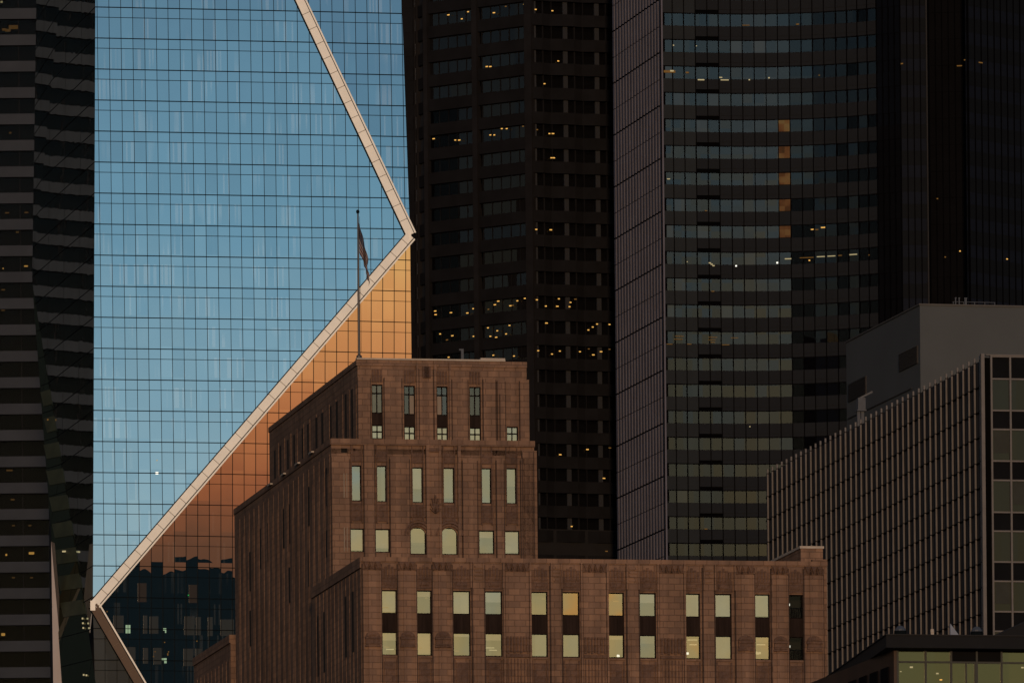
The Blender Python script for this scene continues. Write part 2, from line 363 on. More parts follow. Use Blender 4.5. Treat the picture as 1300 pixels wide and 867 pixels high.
# =================================================================== brown stone stepped building (centre)
fr = Fr(458.5, 712, 790, 10.6)
deco = empty('stone_building', (fr.o[0], fr.o[1], 0), 10.6)
tag(deco, 'stepped brown stone office building with pale lit windows in the centre foreground', 'building')
def F0(u, v): return fr.front(u, v, 0.0)
S = MB()
z3 = F0(459, 707.5)[1]; x3 = F0(1050, 760)[0]
b3e = fr.side(396, 751, 0)[0]
a2 = 1.3; b2 = fr.side(421, 620, a2)[0]
def F2(u, v): return fr.front(u, v, b2)
z2 = F2(421, 557.5)[1]; x2 = F2(682, 640)[0]; b2e = fr.side(298, 700, a2)[0]
b1 = b2 + 3.0
def F1(u, v): return fr.front(u, v, b1)
a1 = F1(454.3, 510)[0]; z1 = F1(455, 456.5)[1]; x1e = F1(672, 520)[0]; b1e = fr.side(342, 570, a1)[0]
print('deco', x3, z3, b3e, b2, z2, x2, b2e, a1, z1, x1e, b1e)
# ---- tier 3 front
cols3 = [(484, 505), (528, 549), (575.5, 597.5), (616, 638), (674, 695.5), (714.5, 736), (771, 792.5), (812, 833), (868, 889), (908, 929), (957.5, 977.5), (1000, 1020)]
holes = []; wins3 = []
def ty(u): return (u - 495) * .0118
for i, (ua, ub) in enumerate(cols3):
    um = (ua + ub) / 2; xa = F0(ua, 790)[0]; xb = F0(ub, 790)[0]
    zt = F0(um, 748.5 + ty(um))[1]; zu = F0(um, 778.5 + ty(um))[1]; zl = F0(um, 801.5 + ty(um))[1]; zb = F0(um, 831.5 + ty(um))[1]
    holes.append((xa, xb, zb, zt)); wins3.append((xa, xb, zb, zl, zu, zt))
# more rows of windows below the frame
fl = (wins3[0][5] - wins3[0][4]) + (wins3[0][4] - wins3[0][3])
for i, (xa, xb, zb, zl, zu, zt) in enumerate(wins3):
    for k in (1, 2):
        d = k * 2 * fl + k * .9; holes.append((xa, xb, zb - d, zt - d))
sl0 = (F0(469.5, 760)[0], F0(473, 760)[0], F0(470, 779)[1], F0(470, 746)[1]); holes.append(sl0)
cut_wall(S, 0, x3, 0, z3, 0, holes)
S.poly([(0, 0, 0), (0, 0, z3), (0, b3e, z3), (0, b3e, 0)]); S.poly([(x3, 0, 0), (x3, b3e, 0), (x3, b3e, z3), (x3, 0, z3)])
S.poly([(0, b3e, 0), (0, b3e, z3), (x3, b3e, z3), (x3, b3e, 0)])
S.poly([(0, 0, z3), (x3, 0, z3), (x3, b3e, z3), (0, b3e, z3)])
# pilasters
def zt3(u, v): return F0(u, v + ty(u))[1]
pil = [(461, 483, 'z', 'arch'), (505.5, 527.5, 'z', 'arch'), (549.5, 573, 'z', 'arch'), (600, 614, 'n', None), (641.5, 671, 'w', 'flute'), (699, 712, 'n', None),
       (740, 769, 'w', 'flute'), (796, 810, 'n', None), (837, 867, 'w', 'flute'), (892.5, 906, 'n', None), (934, 956.5, 'z', 'arch'), (979.5, 999.5, 'z', 'arch'), (1021, 1044, 'z', 'arch')]
carv = MB()
GR = MB()
for ua, ub, kind, orn in pil:
    for u_, sg in ((ua, -1), (ub, 1)):
        x_ = F0(u_, 760)[0]; GR.box(x_ - .05 + sg * .07, x_ + .05 + sg * .07, -.235, .02, 0, zt3(u_, 713 + (0 if kind == 'w' else 3)))
    flush(GR, 'shade_strip', M['shade_strip'], deco)
    xa, xb = F0(ua, 760)[0], F0(ub, 760)[0]; um = (ua + ub) / 2; wd = xb - xa
    zc0, zc1 = zt3(um, 712.5), zt3(um, 724)
    S.box(xa, xb, -.22, .05, 0, zc0)
    if kind == 'z':
        S.box(xa + wd * .28, xb - wd * .28, -.34, -.21, 0, zc1 - .05)
        for q in (.02, .98): S.box(xa + wd * q - .06, xa + wd * q + .06, -.30, -.2, 0, zc1 - .05)
    if kind == 'w':
        S.box(xa - .22, xa - .06, -.30, .04, 0, z3 - .3); S.box(xb + .06, xb + .22, -.30, .04, 0, z3 - .3)
    if kind == 'n':
        S.box(xa + wd * .3, xb - wd * .3, -.30, -.21, 0, zt3(um, 800))
        for k in range(4):
            z_ = zt3(um, 718 + k * 5); S.box(xa + .15, xb - .15, -.33 + k * .01, -.21, z_ - .12, z_ + .08)
    if kind in 'zw':
        nz_ = 3 if kind == 'z' else 4
        carv.box(xa + .02, xb - .02, -.27, -.215, zc1, zc0 - .02)
        for k in range(nz_):
            c0 = xa + wd * k / nz_; c1 = xa + wd * (k + 1) / nz_
            carv.xzprism([(c0 + .04, zc0 - .08), (c1 - .04, zc0 - .08), ((c0 + c1) / 2, zc1 + .08)][::-1], -.42, -.26)
            for e in (0, 1):
                cx = c0 if e == 0 else c1
                carv.xzprism([(cx - .10, zc1 + .05), (cx + .10, zc1 + .05), (cx, zc0 - .2)], -.36, -.26)
    flush(carv, 'capital', M['carved'], deco)
    if orn == 'arch':
        zm = zt3(um, 808); r = wd * .40; cx = (xa + xb) / 2
        pts = [(cx - r, zm), (cx + r, zm)] + [(cx + r * math.cos(R(q)), zm + r * .75 * math.sin(R(q))) for q in range(15, 180, 15)]
        carv.xzprism(pts, -.46, -.20)
        pts = [(cx - r * .5, zm + .1), (cx + r * .5, zm + .1)] + [(cx + r * .5 * math.cos(R(q)), zm + .1 + r * .5 * math.sin(R(q))) for q in range(30, 180, 30)]
        carv.xzprism(pts, -.54, -.44)
        carv.box(cx - r - .05, cx + r + .05, -.52, -.2, zm - .22, zm - .02); carv.box(cx - r, cx + r, -.44, -.2, zm - .75, zm - .24)
        carv.box(cx - r - .08, cx + r + .08, -.50, -.2, zm - .92, zm - .78)
    flush(carv, 'carved_boss', M['carved'], deco)
    if orn == 'flute':
        za, zb_ = zt3(um, 827), zt3(um, 806)
        k = 7
        for q in range(k):
            c0 = xa + wd * (q + .15) / k; c1 = xa + wd * (q + .8) / k
            carv.box(c0, c1, -.40, -.21, za + .1 * (q % 2), zb_)
            carv.box(c0 + .05, c1 - .05, -.34, -.2, 40, za - .5)
        carv.box(xa + .02, xb - .02, -.36, -.21, za - .38, za - .1)
        flush(carv, 'fluted_panel', M['carved'], deco)
# friezes between pilasters above each window, carved aprons beneath
for (xa, xb, zb, zl, zu, zt) in wins3:
    d = z3 - .9
    carv.box(xa - .08, xb + .08, -.10, .02, zt + .12, zt + 1.15)
    for q in range(5):
        c0 = xa + (xb - xa) * (q + .12) / 5; c1 = xa + (xb - xa) * (q + .85) / 5
        carv.box(c0, c1, -.17, -.08, zt + 1.0, zt + 1.9 + .35 * (1 - abs(q - 2) / 2))
    carv.box(xa + .3, xb - .3, -.18, -.08, zt + .45, zt + .8)
    flush(carv, 'frieze_panel', M['carved'], deco)
    carv.box(xa + .0, xa + .16, -.16, .02, zb - 6, zb - .3); carv.box(xb - .16, xb, -.16, .02, zb - 6, zb - .3)
    carv.box(xa + .24, xb - .24, -.10, .02, zb - 5.5, zb - .55)
    flush(carv, 'apron_panel', M['carved'], deco)
    S.box(xa - .05, xb + .05, -.14, .02, zb - .2, zb - .04)
S.box(-.05, x3 + .05, -.10, .3, z3 - .32, z3 + .06)
for u in (597, 613, 638, 699, 712, 795, 810, 893, 907, 932): 
    x_ = F0(u, 720)[0]; S.box(x_ - .05, x_ + .07, -.36, .02, zt3(u, 745), z3 - .33)
# side wall of tier 3: pilasters and slots
def pilrow(mb, a, b0, b1_, z0, z1_, wd, gap, proud=.28):
    proud *= .14
    b = b0 + .2
    while b + wd < b1_:
        mb.box(a - proud, a + .05, b, b + wd, z0, z1_); b += wd + gap
pilrow(S, 0, 0, b3e, 0, z3 - 1.0, 1.5, .55)
S.box(-.12, .02, .0, b3e, z3 - .9, z3 + .05)
slot = MB()
def side_slots(us, vt, vb, a, slope=.79, u0=None, w_=.38):
    for u in us:
        k = (u0 - u) * slope
        b, zt_ = fr.side(u, vt + k, a); zb_ = fr.side(u, vb + k, a)[1]
        q = MB(); q.box(a - .06, a + .02, b - w_, b + w_, zb_, zt_); q.build('slot_window', M['darkvoid'], deco)
side_slots([448, 439, 412, 404], 751, 828, 0, .70, 448)
S.build('wall', M['stone'], deco)
# ---- tier 2
S = MB(); c2 = [(446, 459, 590.5, 636), (478, 491, 591, 637), (523, 537, 593, 638), (562.5, 577, 593.5, 638.5), (611, 624, 594, 639), (642.5, 656, 594, 639.5)]
d2 = [(444.5, 462.5, 670.5, 700.5, 0), (476.5, 495, 671, 701, 0), (520, 541, 669, 703.5, 1), (560, 581, 669.5, 704, 1), (608, 627.5, 673, 703, 0), (640.5, 659.5, 673.5, 703.5, 0)]
holes = []; W2 = []
for q in c2: holes.append((F2(q[0], 610)[0], F2(q[1], 610)[0], F2(q[0], q[3])[1], F2(q[0], q[2])[1]))
for q in d2: holes.append((F2(q[0], 680)[0], F2(q[1], 680)[0], F2(q[0], q[3])[1], F2(q[0], q[2])[1]))
W2 = list(holes)
sl1 = (F2(436.5, 610)[0], F2(439.5, 610)[0], F2(437, 632)[1], F2(437, 601)[1]); sl2 = (F2(437, 680)[0], F2(440, 680)[0], F2(437, 700)[1], F2(437, 669.5)[1])
vent = (F2(433, 570)[0], F2(441, 570)[0], F2(433, 574.5)[1], F2(433, 569)[1])
holes += [sl1, sl2, vent]
zst = F2(680, 579)[1]; x2t = F2(678, 570)[0]
cut_wall(S, a2, x2, z3 - 6, zst, b2, holes)
cut_wall(S, a2, x2t, zst, z2, b2, [vent])
S.poly([(x2t, b2, z2), (x2t, b2, zst), (x2t, b2e, zst), (x2t, b2e, z2)][::-1]); S.poly([(x2, b2, zst), (x2, b2, z3 - 6), (x2, b2e, z3 - 6), (x2, b2e, zst)][::-1])
S.poly([(x2t, b2, zst), (x2, b2, zst), (x2, b2e, zst), (x2t, b2e, zst)])
S.poly([(a2, b2, 0), (a2, b2, z2), (a2, b2e, z2), (a2, b2e, 0)]); S.poly([(a2, b2, z2), (x2t, b2, z2), (x2t, b2e, z2), (a2, b2e, z2)])
S.poly([(a2, b2e, 0), (a2, b2e, z2), (x2, b2e, z2), (x2, b2e, 0)])
S.poly([(a2, b3e, 0), (x2, b3e, 0), (x2, b3e, z3 - 6), (a2, b3e, z3 - 6)])
zp = F2(470, 580)[1]
for ua, ub, top in [(421.5, 444, 580), (462, 475.5, 558), (495, 520, 580), (541, 545, 558), (557, 560, 558), (541, 560, 566), (581, 585, 558), (587, 606, 582), (630, 640, 582), (661, 679, 582), (663, 677.5, 572)]:
    if ub - ua > 4:
        for u_ in (ua, ub):
            x_ = F2(u_, 650)[0]
            if x_ > a2 + .2 and x_ < x2 - .3: GR.box(x_ - .045, x_ + .045, b2 - .245, b2 + .02, z3 - 5, F2(ua, top)[1] - .2); flush(GR, 'shade_strip', M['shade_strip'], deco)
    S.box(F2(ua, 650)[0], F2(ub, 650)[0], b2 - (.22 if ub - ua > 6 else .34), b2 + .04, z3 - 5, F2(ua, top)[1] - .01)
S.box(a2 - .05, x2t + .04, b2 - .28, b2 + .2, z2 - .5, z2 + .05)
S.box(a2 - .10, a2 + .02, b2, b2e, z2 - .5, z2 + .05)
pilrow(S, a2, b2 + .6, b2e, 0, z2 - 1.3, 2.2, .8, .30)
pilrow(S, a2, b2 + 1.2, b2e, 0, z2 - 3.0, 1.0, 2.0, .45)
S.build('wall', M['stone'], deco)
carv = MB()
for i in range(6):
    xa, xb, zb, zt = W2[i]; carv.box(xa + .05, xb - .05, b2 - .12, b2 + .02, zt + .35, zt + 1.3); S_ = None
    carv.box(xa - .06, xa + .04, b2 - .18, b2 + .02, zb - 2.0, zt + 2.2); carv.box(xb - .04, xb + .06, b2 - .18, b2 + .02, zb - 2.0, zt + 2.2)
    carv.box(xa + .02, xb - .02, b2 - .12, b2 + .02, zb - 1.8, zb - .2)
    flush(carv, 'window_surround', M['carved'], deco)
for ua, ub, va, vb in [(544, 557, 569, 574), (547, 556, 629, 652)]:
    xa, xb = F2(ua, 600)[0], F2(ub, 600)[0]; za, zb_ = F2(ua, vb)[1], F2(ua, va)[1]; cx = (xa + xb) / 2
    if vb - va > 10:
        for q in range(-3, 4):
            a = R(q * 22); L_ = (zb_ - za) * (1 - abs(q) * .12)
            carv.xzprism([(cx - .07, za), (cx + .07, za), (cx + math.sin(a) * L_ * .5 + .08, za + L_ * math.cos(a)), (cx + math.sin(a) * L_ * .5 - .08, za + L_ * math.cos(a))], b2 - .5, b2 - .2)
    else: carv.box(xa, xb, b2 - .4, b2 - .2, za, zb_)
    flush(carv, 'carved_crest', M['carved'], deco)
for i in (8, 9):      # hood over the arched windows and shells above
    xa, xb, zb, zt = W2[i]; cx = (xa + xb) / 2; r = (xb - xa) / 2 + .12
    for k, (ri, ro, dy) in enumerate([(r, r + .18, .22), (r + .24, r + .42, .30), (r + .5, r + .62, .2)]):
        z0 = zt - (xb - xa) / 2
        for q in range(0, 180, 15):
            a, b = R(q), R(q + 15)
            carv.xzprism([(cx + ri * math.cos(a), z0 + ri * math.sin(a)), (cx + ro * math.cos(a), z0 + ro * math.sin(a)), (cx + ro * math.cos(b), z0 + ro * math.sin(b)), (cx + ri * math.cos(b), z0 + ri * math.sin(b))], b2 - dy, b2 + .02)
    for q in range(5):
        c = xa + (xb - xa) * (q + .5) / 5; carv.box(c - .1, c + .1, b2 - .2, b2 + .02, zt + .9, zt + 1.9)
    carv.box(xa - .05, xb + .05, b2 - .35, b2 + .1, zb - .35, zb - .05)
    flush(carv, 'arch_surround', M['carved'], deco)
# ---- tier 1
S = MB(); c1 = [(472, 486, 488, 557), (513, 527, 489.5, 559), (554.5, 568.5, 490.5, 560), (596, 610.5, 491, 560.5), (643, 657.5, 541.5, 561)]
holes = [(F1(q[0], 520)[0], F1(q[1], 520)[0], F1(q[0], q[3])[1], F1(q[0], q[2])[1]) for q in c1]; W1 = list(holes)
zs1 = F1(670, 482)[1]; x1t = F1(668.5, 470)[0]
cut_wall(S, a1, x1e, z2 - 1, zs1, b1, holes); cut_wall(S, a1, x1t, zs1, z1, b1, [])
S.poly([(a1, b1, z2 - 1), (a1, b1, z1), (a1, b1e, z1), (a1, b1e, z2 - 1)]); S.poly([(a1, b1, z1), (x1t, b1, z1), (x1t, b1e, z1), (a1, b1e, z1)])
S.poly([(x1t, b1, z1), (x1t, b1, zs1), (x1t, b1e, zs1), (x1t, b1e, z1)][::-1]); S.poly([(x1e, b1, zs1), (x1e, b1, z2 - 1), (x1e, b1e, z2 - 1), (x1e, b1e, zs1)][::-1])
S.poly([(x1t, b1, zs1), (x1e, b1, zs1), (x1e, b1e, zs1), (x1t, b1e, zs1)])
S.poly([(a1, b1e, z2 - 1), (a1, b1e, z1), (x1e, b1e, z1), (x1e, b1e, z2 - 1)])
for ua, ub, top, pr in [(454.5, 470, 479, .2), (487.5, 510, 479, .2), (528.5, 531, 459, .3), (551, 553.5, 459, .3), (532, 550, 468, .14), (570, 572.5, 460, .3), (573.5, 594, 481, .2), (613, 629, 481, .25), (631, 641, 483, .2), (659.5, 671.5, 483, .2), (634, 641, 500, .3)]:
    if ub - ua > 4:
        for u_ in (ua, ub):
            x_ = F1(u_, 520)[0]
            if x_ > a1 + .2 and x_ < x1e - .3: GR.box(x_ - .04, x_ + .04, b1 - pr - .02, b1 + .02, z2 - .8, F1(ua, top)[1] - .1); flush(GR, 'shade_strip', M['shade_strip'], deco)
    S.box(F1(ua, 520)[0], F1(ub, 520)[0], b1 - pr, b1 + .03, z2 - .8, F1(ua, top)[1])
pilrow(S, a1, b1 + .5, b1e, z2 - .8, z1 - 2.2, 2.6, 1.2, .30)
S.box(a1 - .12, x1t + .02, b1 - .12, b1 + .2, z1 - .55, z1 - .02)
S.box(a1 - .10, a1 + .02, b1, b1e, z1 - .5, z1 - .02)
S.build('wall', M['stone'], deco)
cp = MB(); cp.box(a1 - .1, F1(641, 457)[0], b1 - .22, b1 + .5, z1 - .01, z1 + .14); cp.box(F1(610, 457)[0], F1(641, 457)[0], b1 - .1, b1 + .4, z1 + .145, z1 + .3)
cp.build('coping', M['coping'], deco)
carv = MB()
for ua, va, ub, vb in [(536, 466, 546, 480), (549 - 11, 466, 544, 480)]:
    carv.box(F1(ua, 470)[0], F1(ub, 470)[0], b1 - .3, b1 - .1, F1(ua, vb)[1], F1(ua, va)[1])
flush(carv, 'carved_crest', M['carved'], deco)
for xa, xb, zb, zt in W1[:4]:
    for q in range(4): carv.box(xa + (xb - xa) * (q + .1) / 4, xa + (xb - xa) * (q + .8) / 4, b1 - .12, b1 + .02, zt + .2, zt + 1.4)
    flush(carv, 'frieze_panel', M['carved'], deco)
for us, a in (([447.5, 439.5, 428, 420.5, 409.5, 402, 391.5, 384.5, 374, 366, 356.5, 349.5], a1),):
    for u in us:
        k = (454 - u) * .79; b, zt_ = fr.side(u, 489 + k, a); q = MB(); q.box(a - .06, a + .02, b - .45, b + .45, z2 - .5, zt_); q.build('slot_window', M['darkvoid'], deco)
for u, vt, vb in [(415, 594, 642), (415.5, 673, 707), (392, 618, 668), (384, 626, 675), (368, 640, 690), (360, 646, 696), (340, 664, 714), (331, 671, 722), (392, 700, 745), (368, 720, 765), (340, 742, 790), (318, 700, 750), (318, 775, 820)]:
    b, zt_ = fr.side(u, vt, a2); zb_ = fr.side(u, vb, a2)[1]; q = MB(); wd = .5 if u > 410 else .35
    q.box(a2 - .06, a2 + .02, b - wd, b + wd, zb_, zt_); q.build('slot_window', M['darkvoid'], deco)
# little lamps on the side ledge
for u, v in [(398, 575.5), (380.5, 589.5), (362.5, 603), (345.5, 616)]:
    b, z_ = fr.side(u, v, a2); q = MB(); q.box(a2 - .35, a2 + .1, b - .9, b + .9, z_ - .02, z_ + .12); q.box(a2 - .1, a2 + .1, b - .2, b + .2, z2 + .04, z_); q.build('ledge_fitting', M['coping'], deco)
# low rear wing at the left
S = MB(); b4e = fr.side(250, 850, a2 - .2)[0]; z4 = fr.side(298, 806, a2)[1]
S.box(a2 - .5, x2 - 3, b2e + .02, b4e, 0, z4 - .8); S.box(a2 - .62, x2 - 3, b2e + .02, b4e + .1, z4 - .8, z4); pilrow(S, a2 - .5, b2e + .2, b4e, 0, z4 - 2.4, 1.6, .8)
S.build('rear_wing', M['stone'], deco)
# penthouse on tier 3 right
S = MB(); pb = 8.0
pa, pz = fr.front(1016.5, 696, pb); pe = fr.front(1044.5, 696, pb)[0]; S.box(pa, pe, pb, pb + 16, z3 + .0, pz); S.build('penthouse', M['stone'], deco)
S = MB(); S.box(pa - .1, pe + .1, pb - .1, pb + 16, pz, pz + .22); S.build('coping', M['coping'], deco)
S = MB(); S.box(F0(1031, 714)[0], x3 + .02, -.14, .5, z3 + .065, z3 + .25); S.build('coping', M['stone'], deco)
# dark inner wall
q = MB(); q.box(.6, x3 - .6, 2.6, b3e - .5, 0, z3 - .5); q.box(a2 + .6, x2 - .6, b2 + 2.4, b2e - 1, 10, zst - .4); q.box(a1 + .6, x1e - .6, b1 + 2.2, b1e - 1, z2, zs1 - .4); q.build('inner_wall', M['inner'], deco)
q = MB()
for s_, b in ((sl0, 0), (sl1, b2), (sl2, b2), (vent, b2)): q.box(s_[0], s_[1], b + .3, b + .4, s_[2], s_[3]); flush(q, 'slot_window', M['darkvoid'], deco)
q = MB()
for s_, b in ((sl0, 0), (sl1, b2), (sl2, b2)): q.box(s_[0] - .07, s_[0] + .02, b - .26, b + .1, s_[2], s_[3]); q.box(s_[1] - .02, s_[1] + .05, b - .26, b + .1, s_[2], s_[3]); flush(q, 'slot_trim', M['trim'], deco)
# windows, one by one
bl3 = {0: (.9, .35), 1: (.25, .9), 2: (.95, .15), 3: (.45, .3), 4: (None, .9), 5: (None, .95), 6: (None, .2), 7: (.4, .35), 8: (.95, None), 9: (.92, .96), 10: (.9, .25)}
tlt_u = [-.009, -.007, 0, .016, -.016, -.038, -.030, .012, .006, .010, .004, 0]; tlt_l = [-.010, -.012, -.001, -.010, .002, .004, -.014, .014, -.024, .002, -.022, 0]
for i, (xa, xb, zb, zl, zu, zt) in enumerate(wins3):
    dk = i == 11
    bl = bl3.get(i, (None, None))
    window(deco, xa, xb, zu, zt, .32, g='voidglass' if dk else 'decoglass', blind=bl[0] or None, tilt=tlt_u[i], label='open dark window with railing' if dk else None)
    window(deco, xa, xb, zb, zl, .32, g='voidglass' if dk else 'decoglass', blind=bl[1] or None, tilt=tlt_l[i])
    q = MB(); q.box(xa, xb, .2, .34, zl, zu)
    for k in range(5): q.box(xa + (xb - xa) * (k + .1) / 5, xa + (xb - xa) * (k + .55) / 5, .15, .21, zl + .12, zu - .12)
    q.build('spandrel', M['spandrel'], deco)
    for k in (1, 2):
        d = k * 2 * fl + k * .9
        for (p, r_) in ((zu, zt), (zb, zl)):
            window(deco, xa, xb, p - d, r_ - d, .32)
        q = MB(); q.box(xa, xb, .2, .34, zl - d, zu - d); q.build('spandrel', M['spandrel'], deco)
    if dk:
        for zz in (zu, zb):
            q = MB()
            for k in range(9): x_ = xa + (xb - xa) * (k + .5) / 9; q.box(x_ - .02, x_ + .02, .18, .22, zz, zz + .9)
            q.box(xa, xb, .17, .23, zz + .9, zz + .96); q.build('railing', M['mull'], deco)
            q = MB(); cx = xa + (xb - xa) * .25; q.box(cx - .12, cx + .12, 1.2, 1.3, zz + 1.25, zz + 1.45); q.build('lamp', M['white_lamp'], deco)
for i, (xa, xb, zb, zt) in enumerate(W2):
    if i < 6: window(deco, xa, xb, zb, zt, b2 + .25, blind=[None, None, .6, .85, None, .5][i], tilt=[.004, .002, .002, -.001, .004, .004][i])
    else: window(deco, xa, xb, zb, zt, b2 + .25, blind=[.9, .8, .55, .95, .3, .9][i - 6], arch=(i in (8, 9)), tilt=[-.002, -.002, 0, -.003, .002, 0][i - 6], trans=())
for i, (xa, xb, zb, zt) in enumerate(W1):
    if i < 4:
        H = zt - zb
        window(deco, xa, xb, zb + H * .47, zt, b1 + .25, splits=(.5,), trans=(.70,), g='decoglassdark', blind=[.95, None, None, None][i])
        if i in (1, 2, 0):
            q = MB(); hx = xa + (xb - xa) * (.52 if i == 1 else .05); 
            q.box(hx, hx + (xb - xa) * .44, b1 + .21, b1 + .225, zb + H * .49, zb + H * .82); q.build('blind', M['trim'] if i else M['louver'], deco) if i else None
        q = MB(); q.box(xa, xb, b1 + .18, b1 + .3, zb + H * .26, zb + H * .47); q.build('spandrel', M['spandrel'], deco)
        window(deco, xa, xb, zb, zb + H * .26, b1 + .25, splits=(.5,), trans=(.52,), blind=.95)
    else: window(deco, xa, xb, zb, zt, b1 + .25, splits=(.5,), trans=(.55,), blind=.95)
for u, v in [(872.7, 829), (960, 828), (962, 829), (965, 828.5), (919, 830), (936, 781), (785, 832)]:
    x_, z_ = fr.front(u, v, .9); q = MB(); s_ = .12 if u < 873 or u > 934 else .07; q.box(x_ - s_, x_ + s_, .9, 1.0, z_ - s_ * .8, z_ + s_ * .8); q.build('lamp', M['white_lamp'] if u < 873 else M['paleyellow'], deco)
for u, v, w_ in [(495, 824, .7), (491, 821, .5), (534, 822, .3), (622, 822, .8), (626, 825, .7), (690, 760, .35), (879, 812, .9), (880, 818, .7), (966, 818, .8), (963, 812, .5), (782, 763, .5), (489, 771, .6), (541, 759, .2), (580, 826, .4)]:
    x_, z_ = fr.front(u, v, .46); q = MB(); q.box(x_ - w_ / 2, x_ + w_ / 2, .45, .47, z_ - .04, z_ + .05); q.build('ceiling_light', M['paleyellow'] if w_ > .6 else M['amberdim'], deco)  # glow strips added behind the panes for warm streaks
for u0, v0, u1, v1 in [(680, 757, 690, 775), (530, 812, 536, 829), (782, 806, 790, 830), (618, 770, 636, 777), (917, 826, 927, 830), (500, 758, 503, 776), (966, 822, 975, 830)]:
    x0_, z0_ = fr.front(u0, v0, .9); x1_, z1q = fr.front(u1, v1, .9); q = MB(); q.box(x0_, x1_, .88, .95, z1q, z0_); q.build('furniture', M['louver'], deco)
# roof pipe
q = MB(); x_, z_ = fr.front(587, 445, b1 + 4); q.box(x_ - .12, x_ + .12, b1 + 4, b1 + 4.2, z1 - .5, z_); q.box(x_ - .3, x_ + .12, b1 + 4, b1 + 4.2, z_, z_ + .15)
o = q.build('roof_pipe', M['galv'], deco)

# =================================================================== flagpole and flag
fb = b1 + 1.2
px_, pz0 = fr.front(456.0, 456, fb); pz1 = fr.front(454, 267, fb)[1]
c, s_ = fr.c, fr.s
def fw(x, y): return (fr.o[0] + c * x - s_ * y, fr.o[1] + s_ * x + c * y)
wx, wy = fw(px_, fb)
fp = empty('flagpole', (wx, wy, z1), 10.6); tag(fp, 'tall thin grey flagpole on the top roof corner of the brown stone building', 'flagpole')
def tube(mb, rings, nn=12):
    for (z0, r0), (z1_, r1) in zip(rings[:-1], rings[1:]):
        for k in range(nn):
            a, b = 2 * math.pi * k / nn, 2 * math.pi * (k + 1) / nn
            mb.poly([(r0 * math.cos(a), r0 * math.sin(a), z0), (r0 * math.cos(b), r0 * math.sin(b), z0), (r1 * math.cos(b), r1 * math.sin(b), z1_), (r1 * math.cos(a), r1 * math.sin(a), z1_)])
H = pz1 - z1
q = MB(); tube(q, [(0, .13), (H * .5, .11), (H - .35, .06), (H - .35, 0)]); q.build('shaft', M['pole'], fp, True)
q = MB(); tube(q, [(H - .35, 0), (H - .30, .12), (H - .15, .17), (H, .12), (H + .05, 0)]); q.build('finial', M['mull'], fp, True)
q = MB(); tube(q, [(0, .28), (.5, .26), (.6, .13)]); q.build('pole_base', M['pole'], fp)
q = MB(); q.bar((.22, 0, .8), (.16, 0, H - .6), (1, 0, 0), (0, 1, 0), .012, -.012, .012); q.build('halyard', M['mull'], fp)
# flag hanging limp
zt_ = fr.front(457, 280, fb)[1]; zb_ = fr.front(464, 364, fb)[1]
m, nd, o_, t = mat('flag_cloth'); tcn = nd('ShaderNodeTexCoord'); sp = nd('ShaderNodeSeparateXYZ', {0: tcn.outputs['UV']})
st = nd('ShaderNodeMath', {0: sp.outputs['Y'], 1: 6.5}, operation='MULTIPLY'); frc = nd('ShaderNodeMath', {0: st.outputs[0]}, operation='FRACT'); gt = nd('ShaderNodeMath', {0: frc.outputs[0], 1: .5}, operation='LESS_THAN')
mx = nd('ShaderNodeMix', data_type='RGBA'); t.links.new(gt.outputs[0], mx.inputs['Factor']); mx.inputs['A'].default_value = (.20, .185, .18, 1); mx.inputs['B'].default_value = (.055, .006, .010, 1)
l1 = nd('ShaderNodeMath', {0: sp.outputs['X'], 1: .4}, operation='LESS_THAN'); l2 = nd('ShaderNodeMath', {0: sp.outputs['Y'], 1: .538}, operation='LESS_THAN'); l3 = nd('ShaderNodeMath', {0: l1.outputs[0], 1: l2.outputs[0]}, operation='MULTIPLY')
vo = nd('ShaderNodeTexVoronoi', {'Vector': tcn.outputs['UV'], 'Scale': 16.0, 'Randomness': .0}); vs = nd('ShaderNodeMath', {0: vo.outputs['Distance'], 1: .22}, operation='LESS_THAN')
ca = nd('ShaderNodeMix', data_type='RGBA'); t.links.new(vs.outputs[0], ca.inputs['Factor']); ca.inputs['A'].default_value = (.01, .012, .035, 1); ca.inputs['B'].default_value = (.2, .2, .2, 1)
m2 = nd('ShaderNodeMix', data_type='RGBA'); t.links.new(l3.outputs[0], m2.inputs['Factor']); t.links.new(mx.outputs['Result'], m2.inputs['A']); t.links.new(ca.outputs['Result'], m2.inputs['B'])
p = nd('ShaderNodeBsdfPrincipled', {'Base Color': m2.outputs['Result'], 'Roughness': .8}); t.links.new(p.outputs[0], o_.inputs[0]); M['flag'] = m
q = MB(); nu, nv = 40, 30; Ht = zt_ - zb_
def fpnt(i, j):
    f, h_ = i / nu, j / nv
    drop = h_ * Ht * .50 * (1 - .55 * f) + f * Ht * .775
    x = .10 + .80 * (1 - (1 - f) ** 2) + .10 * math.sin(f * 19 + h_ * 3) * f + .05 * math.sin(h_ * 9) * f
    x *= (.55 + .45 * math.sin(min(1, (drop / Ht) * 1.4) * math.pi * .62))
    y = .28 * math.sin(f * 17 + h_ * 2.2) * min(1, f * 3) - .1 * h_
    return (x, y, -min(drop, Ht))
for i in range(nu):
    for j in range(nv):
        q.poly([fpnt(i, j), fpnt(i + 1, j), fpnt(i + 1, j + 1), fpnt(i, j + 1)], 0, [(i / nu, j / nv), ((i + 1) / nu, j / nv), ((i + 1) / nu, (j + 1) / nv), (i / nu, (j + 1) / nv)])
fo = q.build('flag', m, None, True); fo.location = (wx, wy, zt_); fo.rotation_euler = (0, 0, R(10.6))
tag(fo, 'limp red, white and blue striped flag hanging from the rooftop pole', 'flag')

